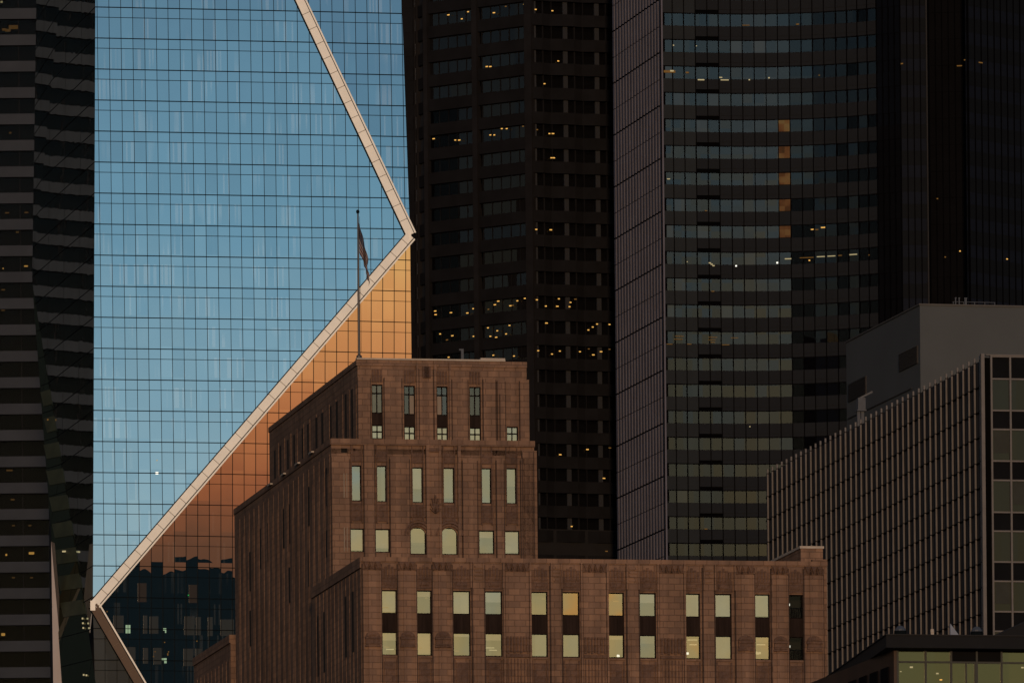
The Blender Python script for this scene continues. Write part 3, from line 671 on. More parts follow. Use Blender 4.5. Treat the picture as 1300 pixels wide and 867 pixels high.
# =================================================================== faceted glass tower
Y5 = 1000.0
def P3(u, v, Y): tx, tz = ray(u, v); return Vector((tx * Y, Y, ZC + tz * Y))
def hit(u, v, p0, nrm):
    tx, tz = ray(u, v); d = Vector((tx, 1, tz)); c0 = Vector((0, 0, ZC)); return c0 + d * ((p0 - c0).dot(nrm) / d.dot(nrm))
def hdir(deg): return Vector((math.cos(R(deg)), math.sin(R(deg)), 0))
V1 = P3(118, 768, Y5)
thA = 10.2; tA = 1.45
nA = Vector((math.sin(R(thA)) * math.cos(R(tA)), -math.cos(R(thA)) * math.cos(R(tA)), math.sin(R(tA))))
V2 = hit(520.5, 299, V1, nA)
def plane2(p, q_, deg):
    n_ = (q_ - p).cross(hdir(deg)).normalized()
    if n_.y > 0: n_ = -n_
    return n_
nC = plane2(V1, V2, 14.75)
print('C tilt', math.degrees(math.asin(nC.z)))
T = hit(380 - 47.5, -100, V1, nA)
nB = plane2(V2, T, 11.1); print('B tilt', math.degrees(math.asin(nB.z)))
G = hit(258, 1000, V1, nC)
G = hit(254.5, 1000, V1, nC)
nD = plane2(V1, G, 5.0); print('D tilt', math.degrees(math.asin(nD.z)))
ori = Vector((V1.x, V1.y, 0))
f5 = empty('glass_tower', ori); tag(f5, 'faceted blue mirror glass tower with white diagonal ridges, gold triangle below', 'building')
PW, PH = 1.352, 39.55 * Y5 / F
zh0 = hit(250, 51.3, V1, nA).z     # a floor line
def facet(name, poly, nrm, deg, mtl, hw=.029, sub=True, pw=PW, wdth=1.0, s_off=0.0, horiz=None, dep=1.0):
    hd = Vector(horiz) if horiz else hdir(deg); up = nrm.cross(hd).normalized()
    if up.z < 0: up = -up
    base = poly[0]
    def sc(p): return (p - V1).dot(hd)
    loc = [p - ori for p in poly]
    mb = MB(); mb.poly(loc if (poly[1] - poly[0]).cross(poly[2] - poly[1]).dot(nrm) > 0 else loc[::-1], 0,
                       [(sc(p) - s_off, p.z - zh0) for p in (poly if (poly[1] - poly[0]).cross(poly[2] - poly[1]).dot(nrm) > 0 else poly[::-1])])
    g_ = mb.build(name, mtl, f5)
    mm_ = MB()
    def clip(fn, val):
        pts_ = []
        for i in range(len(poly)):
            a, b = poly[i], poly[(i + 1) % len(poly)]; fa, fb_ = fn(a) - val, fn(b) - val
            if (fa < 0) != (fb_ < 0): pts_.append(a + (b - a) * (fa / (fa - fb_)))
        return pts_
    zs = [p.z for p in poly]; ss = [sc(p) for p in poly]
    k = math.floor((min(zs) - zh0) / PH)
    while zh0 + k * PH < max(zs):
        for dz, h_ in ((0, hw * 1.35), (-.327 * PH, hw * .8)) if sub else ((0, hw * 1.2),):
            pp = clip(lambda p: p.z, zh0 + k * PH + dz)
            if len(pp) == 2: mm_.bar(pp[0] - ori, pp[1] - ori, up, nrm, h_, -.02, (.10 if dz == 0 else .07) * dep)
        k += 1
    k = math.floor(min(ss) / pw)
    while k * pw + s_off < max(ss):
        pp = clip(sc, k * pw + s_off)
        if len(pp) == 2: mm_.bar(pp[0] - ori, pp[1] - ori, hd, nrm, hw * .75 * wdth, -.02, .085 * dep)
        k += 1
    mm_.build('mullion_grid', M['mull'], g_)
    return g_
TL = hit(121.5, -100, V1, nA)
facet('blue_facet', [V1, V2, T, TL], nA, thA, M['blue'])
TR = hit(506.5, -100, V2, nB)
facet('blue_facet', [V2, TR, T], nB, 11.1, M['blue'])
CR = hit(529, 1000, V1, nC)
facet('gold_facet', [V1, G, CR, V2], nC, 14.75, M['gold'])
# lower-left facet, leaning
DL = hit(124, 1000, V1, nD)
facet('grey_facet', [V1, DL, G], nD, 5.0, glass('grey_lower_glass', .12, (.045, .052, .055), jit=.002, wave=.002, useuv=True, tint=(.8, .95, 1)))  # grey reflection put into the body colour of this glass
# ridge beams: cladding panels laid over the fold
def ridge(a, b, wd, seg, label, n1, n2, trims=True, off=0.0, mtl='white', flip=1, tilt=0.0):
    d = (b - a).normalized(); nav = (n1 + n2).normalized(); wv = d.cross(nav).normalized()
    if wv.x < 0: wv = -wv
    nav = wv.cross(d).normalized(); 
    if nav.y > 0: nav = -nav
    nt_ = (nav + wv * tilt).normalized(); 
    L_ = (b - a).length; k = 0; s0 = 0.0
    m_ = MB(); a0 = a - ori + wv * off
    while s0 < L_:
        s1 = min(L_, s0 + seg); e = .03
        p, r_ = a0 + d * s0 + d * e, a0 + d * s1 - d * e; h_ = wd / 2
        lo, hi = .30 - tilt * h_, .30 + tilt * h_
        m_.hexa([p - wv * h_ + nav * lo, p + wv * h_ + nav * hi, p + wv * h_ - nav * .3, p - wv * h_ - nav * .3,
                 r_ - wv * h_ + nav * lo, r_ + wv * h_ + nav * hi, r_ + wv * h_ - nav * .3, r_ - wv * h_ - nav * .3])
        s0 = s1
    o = m_.build('ridge_beam', M[mtl], f5); o['label'] = label
    m_ = MB(); m_.bar(a0, a0 + d * L_, wv, nav, wd / 2 - .02, -.32, .18); m_.build('beam_core', M['trim'], o)
    if trims:
        m_ = MB(); m_.bar(a0 + wv * (wd / 2 + .20), a0 + d * L_ + wv * (wd / 2 + .20), wv, nav, .09, -.3, .22); m_.build('edge_trim', M['white'], o)
        m_ = MB(); m_.bar(a0 + wv * (wd / 2 + .06), a0 + d * L_ + wv * (wd / 2 + .06), wv, nav, .05, -.3, .12); m_.bar(a0 - wv * (wd / 2 + .05), a0 + d * L_ - wv * (wd / 2 + .05), wv, nav, .05, -.3, .12); m_.build('gasket', M['mull'], o)
ridge(V1, V2, .92, 1.98, 'warm white main diagonal ridge', nA, nC, off=0.0)
ridge(V2, T, .92, 1.85, 'cooler white upper ridge', nA, nB, flip=1 if (T - V2).normalized().cross((nA + nB).normalized()).x < 0 else -1)
ridge(V1, G, .95, 1.7, 'lower ridge, shade painted into its cladding', nC, nD, mtl='ridge_shade', flip=-1 if (G - V1).normalized().cross((nC + nD).normalized()).x < 0 else 1)
q = MB(); 
for V in (V1, V2):
    p = V - ori; q.bar(p + Vector((0, 0, -.62)), p + Vector((0, 0, .5)), (1, 0, 0), (0, -1, 0), .28 if V is V1 else .14, -.4, .34); flush(q, 'node_cap', M['white'], f5)
# lit and pale panes in the dark lower triangle and blue facet
def pane_at(u0, v0, u1, v1, nrm, base, mtl, name='lit_pane'):
    q = MB(); pts = [hit(u0, v1, base, nrm), hit(u1, v1, base, nrm), hit(u1, v0, base, nrm), hit(u0, v0, base, nrm)]
    f_ = [p - ori + nrm * .03 for p in pts]; b_ = [p - ori - nrm * .02 for p in pts]
    q.hexa([f_[0], f_[1], b_[1], b_[0], f_[3], f_[2], b_[2], b_[3]]); q.build(name, mtl, f5)
pane_at(159.5, 793, 165.5, 803.5, nC, V1, M['greenlit']); pane_at(207, 797, 211, 800, nC, V1, M['greenlit']); pane_at(209.5, 800, 211, 803, nC, V1, M['greenlit'])
pane_at(205.5, 835, 211.5, 837.5, nC, V1, M['greenlit']); pane_at(208.5, 837.5, 211.5, 841.5, nC, V1, M['greenlit'])
pane_at(238.5, 754.5, 240, 756, nC, V1, M['green_lamp']); pane_at(197.5, 599, 201, 602, nA, V1, M['white_lamp']); pane_at(198.5, 583.5, 200, 585, nA, V1, M['paleyellow'])
for u, v in [(250, 813.5), (213, 829.5), (209, 815), (213, 831), (214, 827), (197, 827), (195, 833), (136, 776)]: pane_at(u - .7, v - .7, u + .7, v + .7, nC, V1, M['amberdim'])
for u0, v0, u1, v1, mt in [(144, 781, 157, 803, 0), (182, 781, 187, 804, 0), (190, 782, 201, 804, 0), (234, 782, 247, 806, 0), (249, 783, 255, 806, 0), (264, 783, 270, 807, 0), (160, 821, 172, 841, 0), (182, 822, 188, 842, 0), (195, 822, 205, 843, 0), (233, 823, 245, 845, 0), (248, 823, 256, 844, 0), (280, 786, 297, 807, 0), (175, 740, 186, 764, 1), (240, 742, 250, 765, 1)]:
    pane_at(u0, v0, u1, v1, nC, V1, M['sideglass'] if 0 else (noisy('teal_blind', (.004, .013, .019), .6, .25, 1.2, streak=True) if mt == 0 else noisy('dusky_blind', (.005, .004, .005), .6, .2, 1)), 'drawn_blind')
for u0, v0, u1, v1 in [(537 - 77, 243, 466, 250), (365, 160, 368, 168), (389, 72, 392, 92), (383, 80, 386, 91), (394, 148, 395, 170), (327, 83, 331, 91), (216, 60, 218, 66), (170, 28, 177, 43)]:
    pass
# folded left side (dark glass mirroring the banded tower)
AL = TL
thS = 12.4; hS = Vector((-math.sin(R(thS)), math.cos(R(thS)), 0))
def planeh(p, q_, hd):
    n_ = (q_ - p).cross(hd).normalized()
    return n_ if n_.y < 0 else -n_
nS = planeh(V1, AL, hS)
L1a = hit(80.5, -50, V1, nS); L1b = hit(41, 360, V1, nS); L2b = hit(112.5, 803, V1, nS)
def side(name, poly, nrm, hd, mtl): return facet(name, poly, nrm, 0, mtl, hw=.04, sub=False, pw=11.0, horiz=hd, dep=.15)
V1b = hit(114.5, 803, V1, nS)
S1 = side('side_facet', [L1a, L1b, L2b, V1b, V1, AL], nS, hS, M['sideglass'])
h0 = Vector((-math.sin(R(9)), math.cos(R(9)), 0)); n0 = planeh(L1a, L1b, h0)
L0a = hit(47, -50, L1a, n0); side('side_facet', [L1a, L0a, hit(41.0, 345, L1a, n0), L1b], n0, h0, M['sideglass'])
h2 = Vector((-math.sin(R(24)), math.cos(R(24)), 0)); n2 = planeh(L1b, L2b, h2)
Q1 = hit(66, 690, L1b, n2); Q2 = hit(88, 1000, L1b, n2); Q3 = hit(140, 1000, L1b, n2)
side('side_facet', [L1b, Q1, Q2, Q3, L2b], n2, h2, M['oliveglass'])
# olive panes on that facet, one each floor
for k in range(9):
    v = 498 + k * 33.4
    if k < 2: ua, ub = 52 + (v - 498) * .13, 62 + (v - 498) * .16
    else: ua, ub = 56 + (v - 565) * .105, 72 + (v - 565) * .145
    ub = min(ub + 4, 108)
    q = MB(); pts = [hit(a_, b_, L1b, n2) - ori for a_, b_ in ((ua + 4, v + 18), (ub + 4, v + 14), (ub, v - 4), (ua, v))]
    f_ = [p + n2 * .08 for p in pts]; b_ = [p - n2 * .02 for p in pts]; q.hexa([f_[0], f_[1], b_[1], b_[0], f_[3], f_[2], b_[2], b_[3]]); q.build('olive_pane', M.setdefault('olivep', noisy('olive_glass_blind', (.030, .036, .020), .5, .3, .5)), f5)
for u, v, mt in [(84, 700, 'paleyellow'), (106, 785, 'paleyellow'), (106.5, 791, 'paleyellow'), (107, 797, 'paleyellow'), (107.5, 856.5, 'paleyellow'), (111, 857, 'paleyellow'), (62, 533, 'amberdim')]:
    pt = hit(u, v, L1b, n2) - ori + n2 * .12; q = MB(); w_ = .35 if u == 84 else .09; q.box(pt.x - w_, pt.x + w_, pt.y - .05, pt.y + .05, pt.z - .09, pt.z + .09); q.build('lit_pane', M[mt], f5)
# white wedge at the foot of the side
q = MB(); e0 = P3(65, 687, Y5 + 12); e1 = P3(69.5, 1000, Y5 + 12); e2 = P3(92, 1000, Y5 + 12); e1b = P3(69, 1000, Y5 + 13)
pts = [e0 - ori, e1 - ori, e2 - ori]; bk = [p + Vector((.3, 2.0, 0)) for p in pts]
q.poly(pts); q.poly(bk[::-1]); [q.poly([pts[i], bk[i], bk[(i + 1) % 3], pts[(i + 1) % 3]]) for i in range(3)]
q.build('white_wedge', noisy('pinkish_cladding', (.30, .29, .31), .6, .05, .4), f5)
# body behind the facets
q = MB(); e2d = Vector((-math.sin(R(11)), math.cos(R(11)), 0))
xo = Vector((2.5, 0, 0)); lo = [V1 + e2d * 8 + xo, CR + e2d * 6 - xo, CR + e2d * 45 - xo, V1 + e2d * 45 + xo]
q.prism([((p - ori).x, (p - ori).y) for p in lo], 0, TL.z - .5); q.build('tower_body', M['darkvoid'], f5)
nR = MB(); nR.poly([p - ori for p in (V2, CR, CR + e2d * 45, V2 + e2d * 45)]); nR.poly([p - ori for p in (TR, V2, V2 + e2d * 45, TR + e2d * 45)]); nR.build('side_facet', M['bluedark'], f5)

# =================================================================== generic helpers for the dark towers
def plan(u, v, Y): tx, _ = ray(u, v); return Vector((tx * Y, Y))
def plan_hit(u, v, p0, d):
    """where the sight line at column u crosses the plan line p0 + s d"""
    tx, _ = ray(u, v)       # X = tx*Y ; p0.x+s dx = tx (p0.y + s dy)
    s_ = (tx * p0[1] - p0[0]) / (d[0] - tx * d[1]); return Vector((p0[0] + d[0] * s_, p0[1] + d[1] * s_)), s_
def zat(v, Y, u=650): return ZC + ray(u, v)[1] * Y
def seg(p, q_):
    d = (q_ - p); L_ = d.length; d = d / L_; n_ = Vector((d.y, -d.x)); return d, n_, L_     # outward = towards the viewer when d runs left to right
def light(parent, O, p0, d, n_, u, v, w_=.35, h_=.13, mtl='amber', back=.7, name='ceiling_light'):
    pp = p0 - n_ * back; pt, _ = plan_hit(u, v, pp, d); z_ = ZC + ray(u, v)[1] * pt[1]
    q = MB(); q.obox((pt[0] - O[0], pt[1] - O[1]), d, n_, -w_ / 2, w_ / 2, -.06, .06, z_ - h_ / 2, z_ + h_ / 2); return q.build(name, M[mtl], parent)

# =================================================================== banded tower (far left)
YS = 1150.0
fs = Fr(48, 400, YS, 0.2)
bt = empty('banded_tower', (fs.o[0], fs.o[1], 0), 0.2); tag(bt, 'dark office tower with grey horizontal concrete bands at the far left edge', 'building')
xl = -75.0; xr = 1.2; k = 0
ph = 33.42 * YS / F; ztop = fs.front(24, 11, 0)[1]
kz = -3
while kz < 34:
    z1_ = ztop - kz * ph; zlow = z1_ - 13.5 * YS / F
    q = MB(); q.box(xl, xr, 0, 1.0, zlow, z1_)
    o = q.build('concrete_band', M['beltgrey'], bt)
    q = MB(); q.box(xl, xr, .45, .50, zlow - (ph - 13.5 * YS / F) + .01, zlow - .01); x_ = xr - 3.4
    while x_ > xl: q.box(x_ - .05, x_ + .05, .40, .46, zlow - (ph - 13.5 * YS / F) + .01, zlow - .01, 1); x_ -= 3.5
    q.build('window_band', [M['blackglass'], M['darkvoid']], bt); kz += 1
q = MB(); q.box(xl + .1, xr - .1, 3.0, 45, 0, ztop + 3 * ph); q.box(xl, xr, .6, 40, 0, zlow - 2.5); q.box(xr - .6, xr - .02, 1.01, 40, 0, ztop + 3 * ph - .1); q.build('tower_core', M['darkvoid'], bt)
def sl_light(u, v, w_, h_, mt): light(bt, fs.o, Vector(fs.o), Vector((fs.c, fs.s)), Vector((fs.s, -fs.c)), u, v, w_, h_, mt, back=-0.0 + -.35 + 1.3).rotation_euler = (0, 0, -R(.2))
for u, v, w_, h_, mt in [(2, 3, .3, .25, 'paleyellow'), (17, 35, 1.2, .5, 'amberdim'), (10, 39, .7, .35, 'amberdim'), (5, 38, .5, .3, 'amberdim'), (13, 169, .3, .2, 'amberdim'), (9, 270.5, .5, .15, 'amberdim'), (33.5, 270, .5, .15, 'amberdim'), (22, 295, .4, .15, 'amberdim'),
                         (33, 338, .5, .16, 'amber'), (4, 341, .15, .15, 'amber'), (4, 368, .5, .16, 'amberdim'), (4, 394, .5, .16, 'amberdim'), (12, 597, .8, .2, 'amberdim'), (16, 634, .5, .2, 'amberdim'), (8, 704, .25, .25, 'amber'), (40, 702, .7, .3, 'amber'), (38, 667, .4, .15, 'amberdim'),
                         (17, 667, .4, .15, 'amberdim'), (40, 733, .4, .15, 'amberdim'), (17, 733, .4, .15, 'amberdim'), (4, 805, .5, .35, 'amber')]:
    sl_light(u, v, w_, h_, mt)

# =================================================================== brown granite tower
YB = 1240.0
PB = plan(676, 300, YB); ob = PB.copy()
br = empty('brown_tower', (ob[0], ob[1], 0)); tag(br, 'tall dark brown granite office tower with scattered amber lit windows, right of the glass tower', 'building')
dL = Vector((-.81, .586)).normalized(); dRt = Vector((math.cos(R(17)), math.sin(R(17))))
PL, _ = plan_hit(543, 300, PB, dL)
dL2 = Vector((-.35, .937)).normalized(); PL2, _ = plan_hit(529.5, 300, PL, dL2)
dL3 = Vector((-.93, .367)).normalized(); PL3, _ = plan_hit(500, 300, PL2, dL3)
PR, _ = plan_hit(800, 300, PB, dRt)
pitB = 31.2 * YB / F; zB0 = zat(17.5, YB)      # top of a spandrel at the corner
zgB, zuB = zB0 - 14 * pitB - 25, zB0 + 3 * pitB
wh = .52 * pitB
winlist = []
floors = range(-2, 25)
def rel(p): return Vector((p[0] - ob[0], p[1] - ob[1]))
sp_ = MB(); pier = MB()
facesB = [(PL, PB), (PL2, PL), (PL3, PL2), (PB, PR)]
for fi, (pa_, pb_) in enumerate(facesB):
    d, n_, L_ = seg(pa_, pb_); p0 = rel(pa_)
    for kf in floors:
        zt = zB0 - kf * pitB; zbn = zt - (pitB - wh)
        if fi == 3:
            # serrated bays: each bay a shallow fold so the band ripples
            nb = 3; bw_ = 40.2 * YB / F / math.cos(R(17)); 
            for b in range(4):
                for (sa, sb_, oa, ob_) in ((0, .35, .25, .25), (.35, .62, .25, -.15), (.62, 1.0, -.15, .25)):
                    s0, s1 = (b + sa) * bw_, (b + sb_) * bw_
                    A = [p0 + d * s0 + n_ * oa, p0 + d * s1 + n_ * ob_, p0 + d * s1 - n_ * 1.2, p0 + d * s0 - n_ * 1.2]
                    sp_.hexa([(q_[0], q_[1], zbn) for q_ in A] + [(q_[0], q_[1], zt) for q_ in A])
                s0 = b * bw_; q = MB()
                q.obox(p0, d, n_, s0 + .0, s0 + bw_, -.75, -.7, zbn - wh, zbn, 0)
                q.obox(p0, d, n_, s0 + .15, s0 + .8, -.5, -.1, zbn - wh + .05, zbn - .05, 1)
                q.obox(p0, d, n_, s0 + 1.75, s0 + 1.95, -.7, -.2, zbn - wh, zbn, 2); q.obox(p0, d, n_, s0 + 3.1, s0 + 3.2, -.7, -.3, zbn - wh, zbn, 2)
                winlist.append((q, (M['brownglass'], M['greypane'], M['brown']), abs(kf - 8) + b * .2))
        elif fi == 0:
            sp_.obox(p0, d, n_, 0, L_, -1.2, 0, zbn, zt)
            for b in range(2):
                s0 = L_ * (.02 + b * .495); s1 = L_ * (.455 + b * .495) if b == 0 else L_ * .955
                q = MB(); q.obox(p0, d, n_, s0, s1, -.55, -.5, zbn - wh, zbn - .02, 0)
                npn = 5
                for z in range(npn + 1): c_ = s0 + (s1 - s0) * z / npn; q.obox(p0, d, n_, c_ - .05, c_ + .05, -.54, -.42, zbn - wh, zbn - .02, 2)
                if kf > 2 and b == 0: q.obox(p0, d, n_, s0, s0 + (s1 - s0) * .62, -.49, -.46, zbn - wh, zbn - .02, 3)  # black pane paints in the dark reflection of a neighbouring building
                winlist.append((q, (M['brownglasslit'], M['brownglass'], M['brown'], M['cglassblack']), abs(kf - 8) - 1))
        elif fi == 1:
            sp_.obox(p0, d, n_, 0, L_, -1.2, 0, zbn, zt)
            q = MB(); q.obox(p0, d, n_, 0, L_ * .55, -.35, -.3, zbn - wh, zbn, 1); q.obox(p0, d, n_, L_ * .55, L_, -.35, -.3, zbn - wh, zbn, 0); q.obox(p0, d, n_, .1, .75, -.25, .06, zbn - wh + .05, zbn - .1, 2)  # pale strip paints in the bright reflection seen in the slit
            winlist.append((q, (M['brownglass'], M['greypane'], M['coping']), abs(kf - 8) - 4))
        else:
            sp_.obox(p0, d, n_, 0, L_, -1.2, 0, zbn, zt); sp_.obox(p0, d, n_, L_ * .35, L_ * .9, -1.0, .05, zbn - wh, zbn)
            q = MB(); q.obox(p0, d, n_, 0, L_ * .35, -.5, -.45, zbn - wh, zbn, 0)
            winlist.append((q, (M['brownglass'],), abs(kf - 8) + 9))
d, n_, L_ = seg(PL, PB); p0 = rel(PL)
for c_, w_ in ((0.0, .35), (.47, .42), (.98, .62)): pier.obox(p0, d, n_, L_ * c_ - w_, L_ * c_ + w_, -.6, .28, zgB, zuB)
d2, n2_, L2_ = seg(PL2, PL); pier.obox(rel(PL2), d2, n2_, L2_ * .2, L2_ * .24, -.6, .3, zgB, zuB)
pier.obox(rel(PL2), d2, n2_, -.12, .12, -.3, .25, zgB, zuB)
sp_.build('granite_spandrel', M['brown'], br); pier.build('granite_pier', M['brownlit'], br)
winlist.sort(key=lambda t_: t_[2])
rest = MB(); restm = []
for i, (q, ms, _) in enumerate(winlist):
    if i < 95: q.build('window', list(ms), br)
    else:
        for m_ in ms:
            if m_ not in restm: restm.append(m_)
        mp_ = [restm.index(m_) for m_ in ms]; n0_ = len(rest.v)
        rest.v += q.v; rest.f += [[j + n0_ for j in f_] for f_ in q.f]; rest.m += [mp_[j] for j in q.m]; rest.uv += q.uv
o = rest.build('windows', restm, br); o['kind'] = 'stuff'
# core and lower shaft
core = [p - n_ * 0 for p in (PL3, PL2, PL, PB, PR)]
def inset(pts_, dist):
    out_ = []
    for i, p in enumerate(pts_):
        ns = []
        if i > 0: ns.append(seg(pts_[i - 1], p)[1])
        if i < len(pts_) - 1: ns.append(seg(p, pts_[i + 1])[1])
        nn_ = sum(ns, Vector((0, 0))).normalized(); out_.append(p - nn_ * dist)
    return out_
cp_ = [rel(p) for p in inset(core, 3.0)]; far = [rel(PR + Vector((0, 45))), rel(PL3 + Vector((8, 45)))]
q = MB(); q.prism([tuple(p) for p in cp_ + far], 0, zuB - .2)
lp = [rel(p) for p in inset(core, .1)]; q.prism([tuple(p) for p in lp + far], 0, zgB + 1); q.build('tower_core', M['darkvoid'], br)
for (x0, y0, X, Yl) in [(325, 0, 0, [(977, 78), (1077, 62), (1045, 98), (1208, 67), (1172, 340), (1190, 340), (902, 706), (1012, 713), (1032, 713), (1190, 687), (1210, 687), (1248, 655), (1273, 655), (1268, 35)]),
                        (650, 0, 0, [(62, 25), (120, 50), (205, 57), (235, 312), (165, 427), (56, 643), (128, 660), (190, 680), (208, 680), (200, 803), (212, 803)]),
                        (650, 217, 0, [(122, 298), (197, 300), (27, 660), (65, 648), (125, 655), (238, 650), (322, 652), (230, 688), (297, 668), (292, 690), (172, 687), (3, 683), (85, 772), (175, 773), (410, 793), (432, 778), (388, 808), (495, 780)]),
                        (650, 434, 0, [(133, 45), (243, 47), (203, 62), (345, 50), (390, 36), (413, 66), (452, 50), (495, 38), (10, 72), (245, 572), (497, 538), (383, 546), (467, 692)]),
                        (650, 650, 0, [(303, 72), (480, 198)]),
                        (325, 217, 0, [(910, 712), (912, 730), (990, 720), (1103, 700), (1120, 680), (1073, 722), (1213, 680), (1230, 662), (1180, 703), (1292, 685), (1178, 797), (1287, 785), (1225, 812), (1270, 828), (935, 828), (997, 837), (1105, 840), (970, 858), (1220, 845), (1190, 840)]),
                        (325, 434, 0, [(978, 78), (1205, 68)])]:
    for zx, zy in Yl:
        u, v = x0 + zx / 4, y0 + zy / 4
        pa_, pb_ = (PL, PB) if u < 676 else (PB, PR); d, n_, L_ = seg(pa_, pb_)
        light(br, ob, pa_, d, n_, u, v, .24 if random.random() < .6 else .34, .13, 'amber' if random.random() < .75 else 'amberdim', back=-.02 if u < 676 else .05)

# =================================================================== curved charcoal tower
YC = 1200.0
PC = plan(841.5, 350, YC); oc = PC.copy()
ct = empty('curved_tower', (oc[0], oc[1], 0)); tag(ct, 'very tall charcoal tower with concave banded front and ribbed mauve left flank', 'building')
def rc(p): return Vector((p[0] - oc[0], p[1] - oc[1]))
dS = Vector((-math.sin(R(13.0)), math.cos(R(13.0)))); PS, LS = plan_hit(778.5, 350, PC, dS)
pts = [PC]; ang0, ang1 = 11.0, 9.0
cur = PC
edges = [856.5, 871.0, 885.5]                 # flat bays
for u in edges: cur, _ = plan_hit(u, 350, cur, Vector((math.cos(R(11)), math.sin(R(11))))); pts.append(cur)
us = [900.5, 915] + [930.2 + i * 14.9 for i in range(7)] + [1034, 1048.5, 1063.5, 1077.5, 1091, 1103.5, 1115.5]
n_arc = len(us)
for i, u in enumerate(us):
    a_ = 9 - 38 * (max(0, i - 1) / (n_arc - 2)) ** 1.15
    cur, _ = plan_hit(u, 350, cur, Vector((math.cos(R(a_)), math.sin(R(a_))))); pts.append(cur)
arc_end = len(pts) - 1
pitC = 33.63 * YC / F; zC0 = zat(34.2, YC)    # top of the 2nd spandrel at the left corner (v=35)
gh = 15.4 * YC / F
floorsC = list(range(-3, 25))
zlowC = zC0 - 24 * pitC - pitC; zupC = zC0 + 4 * pitC
dark_cols = {}
rnd = random.Random(3)
for kf in floorsC:
    zt = zC0 - kf * pitC; zbn = zt - (pitC - gh)
    v_at = 34.8 + kf * 33.45
    S_ = MB(); G_ = MB()
    for i in range(arc_end):
        d, n_, L_ = seg(pts[i], pts[i + 1]); p0 = rc(pts[i])
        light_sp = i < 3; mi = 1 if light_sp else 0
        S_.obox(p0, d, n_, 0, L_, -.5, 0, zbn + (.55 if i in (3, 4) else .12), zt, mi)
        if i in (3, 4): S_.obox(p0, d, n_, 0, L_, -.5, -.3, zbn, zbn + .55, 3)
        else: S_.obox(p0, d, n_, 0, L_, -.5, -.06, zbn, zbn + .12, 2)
        if i > 3: S_.obox(p0, d, n_, 0, L_, -.01, .05, zbn + .62, zbn + .68, 0)
        um = 841.5 + (pts[i + 1][0] / pts[i + 1][1] * F + 650 - 16 - 841.5)
        gi = 0
        if rnd.random() < .09: gi = 5
        if i >= 11: gi = 4  # dimmer glass copies paint in the darker reflections along the curve
        if i >= 13: gi = 1
        if i >= 15: gi = 1 if rnd.random() < .85 else 2
        if v_at > 150:
            if i in (17, 18): gi = 2
            if i == 15: gi = 2 if rnd.random() < .9 else 1
        if v_at > 230:
            if i in (11, 12): gi = 2
        pt_ = 0.0
        if i == 10 and 105 < v_at < 300: gi = 3
        G_.obox(p0, d, n_, .02, L_ - .02, -.14, -.10, zbn - gh + .02, zbn - .02, gi)
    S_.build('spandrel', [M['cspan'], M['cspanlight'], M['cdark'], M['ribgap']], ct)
    # panes given a made-up forward tilt so they mirror the sunset
    ob2 = G_.build('window_band', [M['cglass'], M['cglassdim'], M['cglassblack'], M['cglassblack'], M['cglassmid'], M['cglassblind']], ct)
    if 105 < v_at < 300:
        d, n_, L_ = seg(pts[10], pts[11]); p0 = rc(pts[10]); tt = .055; q = MB(); hz = gh - .1
        A = [p0 + d * .05 - n_ * .0, p0 + d * (L_ - .05) - n_ * .0]
        B_ = [a + n_ * (hz * tt) for a in A]
        q.poly([(A[0][0], A[0][1], zbn - gh + .05), (A[1][0], A[1][1], zbn - gh + .05), (B_[1][0], B_[1][1], zbn - .05), (B_[0][0], B_[0][1], zbn - .05)])
        q.build('tilted_pane', M['sunsetpane'], ob2)
mu = MB()
for i in range(arc_end + 1):
    d, n_, L_ = seg(pts[i], pts[i + 1]) if i < arc_end else seg(pts[i - 1], pts[i])
    mu.obox(rc(pts[i]), d, n_, -.055, .055, -.12, .07, zlowC, zupC); flush(mu, 'mullion', M['ribgap'], ct)
# ribbed flank
q = MB(); d, n_, L_ = seg(PS, PC); p0 = rc(PS); nr = 17
ba = MB(); ba.obox(p0, d, n_, 0, L_, -.6, -.32, zlowC - 20, zupC); ba.build('flank_wall', M['ribgap'], ct)
for i in range(nr):
    c_ = L_ * (i + .5) / nr; r_ = MB(); half = L_ / nr * .26
    z = zC0 + 3 * pitC
    k = 0
    zz = zupC
    kk = -3
    while kk < 25:
        zt = zC0 - kk * pitC; zl_ = zt - pitC
        r_.obox(p0, d, n_, c_ - half, c_ + half, -.30, -.13, zl_ + (.22 if kk % 2 == 0 else .10), zt - .0)
        kk += 1
    r_.build('rib', M['rib'], ct)
r_ = MB(); r_.obox(p0, d, n_, L_ - .25, L_ + .02, -.3, .05, zlowC, zupC); r_.build('corner_trim', M['rib'], ct)
# folded wing to the right
E = pts[arc_end]
W1_, _ = plan_hit(1145.5, 350, E, Vector((math.cos(R(-34)), math.sin(R(-34)))))
W2_, _ = plan_hit(1179, 350, W1_, Vector((math.cos(R(6)), math.sin(R(6)))))
W2b = W2_ + Vector((.6, 6.0)); W3b, _ = plan_hit(1231.5, 350, W2b, Vector((math.cos(R(-8)), math.sin(R(-8)))))
W3_ = W3b + Vector((-.3, -5.0)); W3_, _ = plan_hit(1231.5, 350, W3b + Vector((0, -5)), Vector((1, 0)))
W4_, _ = plan_hit(1330, 350, W3_, Vector((math.cos(R(44)), math.sin(R(44)))))
faces = [(E, W1_, 4, 'bluedark', 'cdark'), (W1_, W2_, 4, 'w', 'w'), (W2b, W3b, 6, 'cglassblack', 'cdark'), (W3_, W4_, 12, 'w', 'w')]
M['wgl'] = noisy('slate_blue_panel', (.0042, .0062, .0115), .8, .15, .3, spec=.1); M['wsp'] = noisy('slate_grey_panel', (.0030, .0042, .0058), .8, .15, .3, spec=.1)
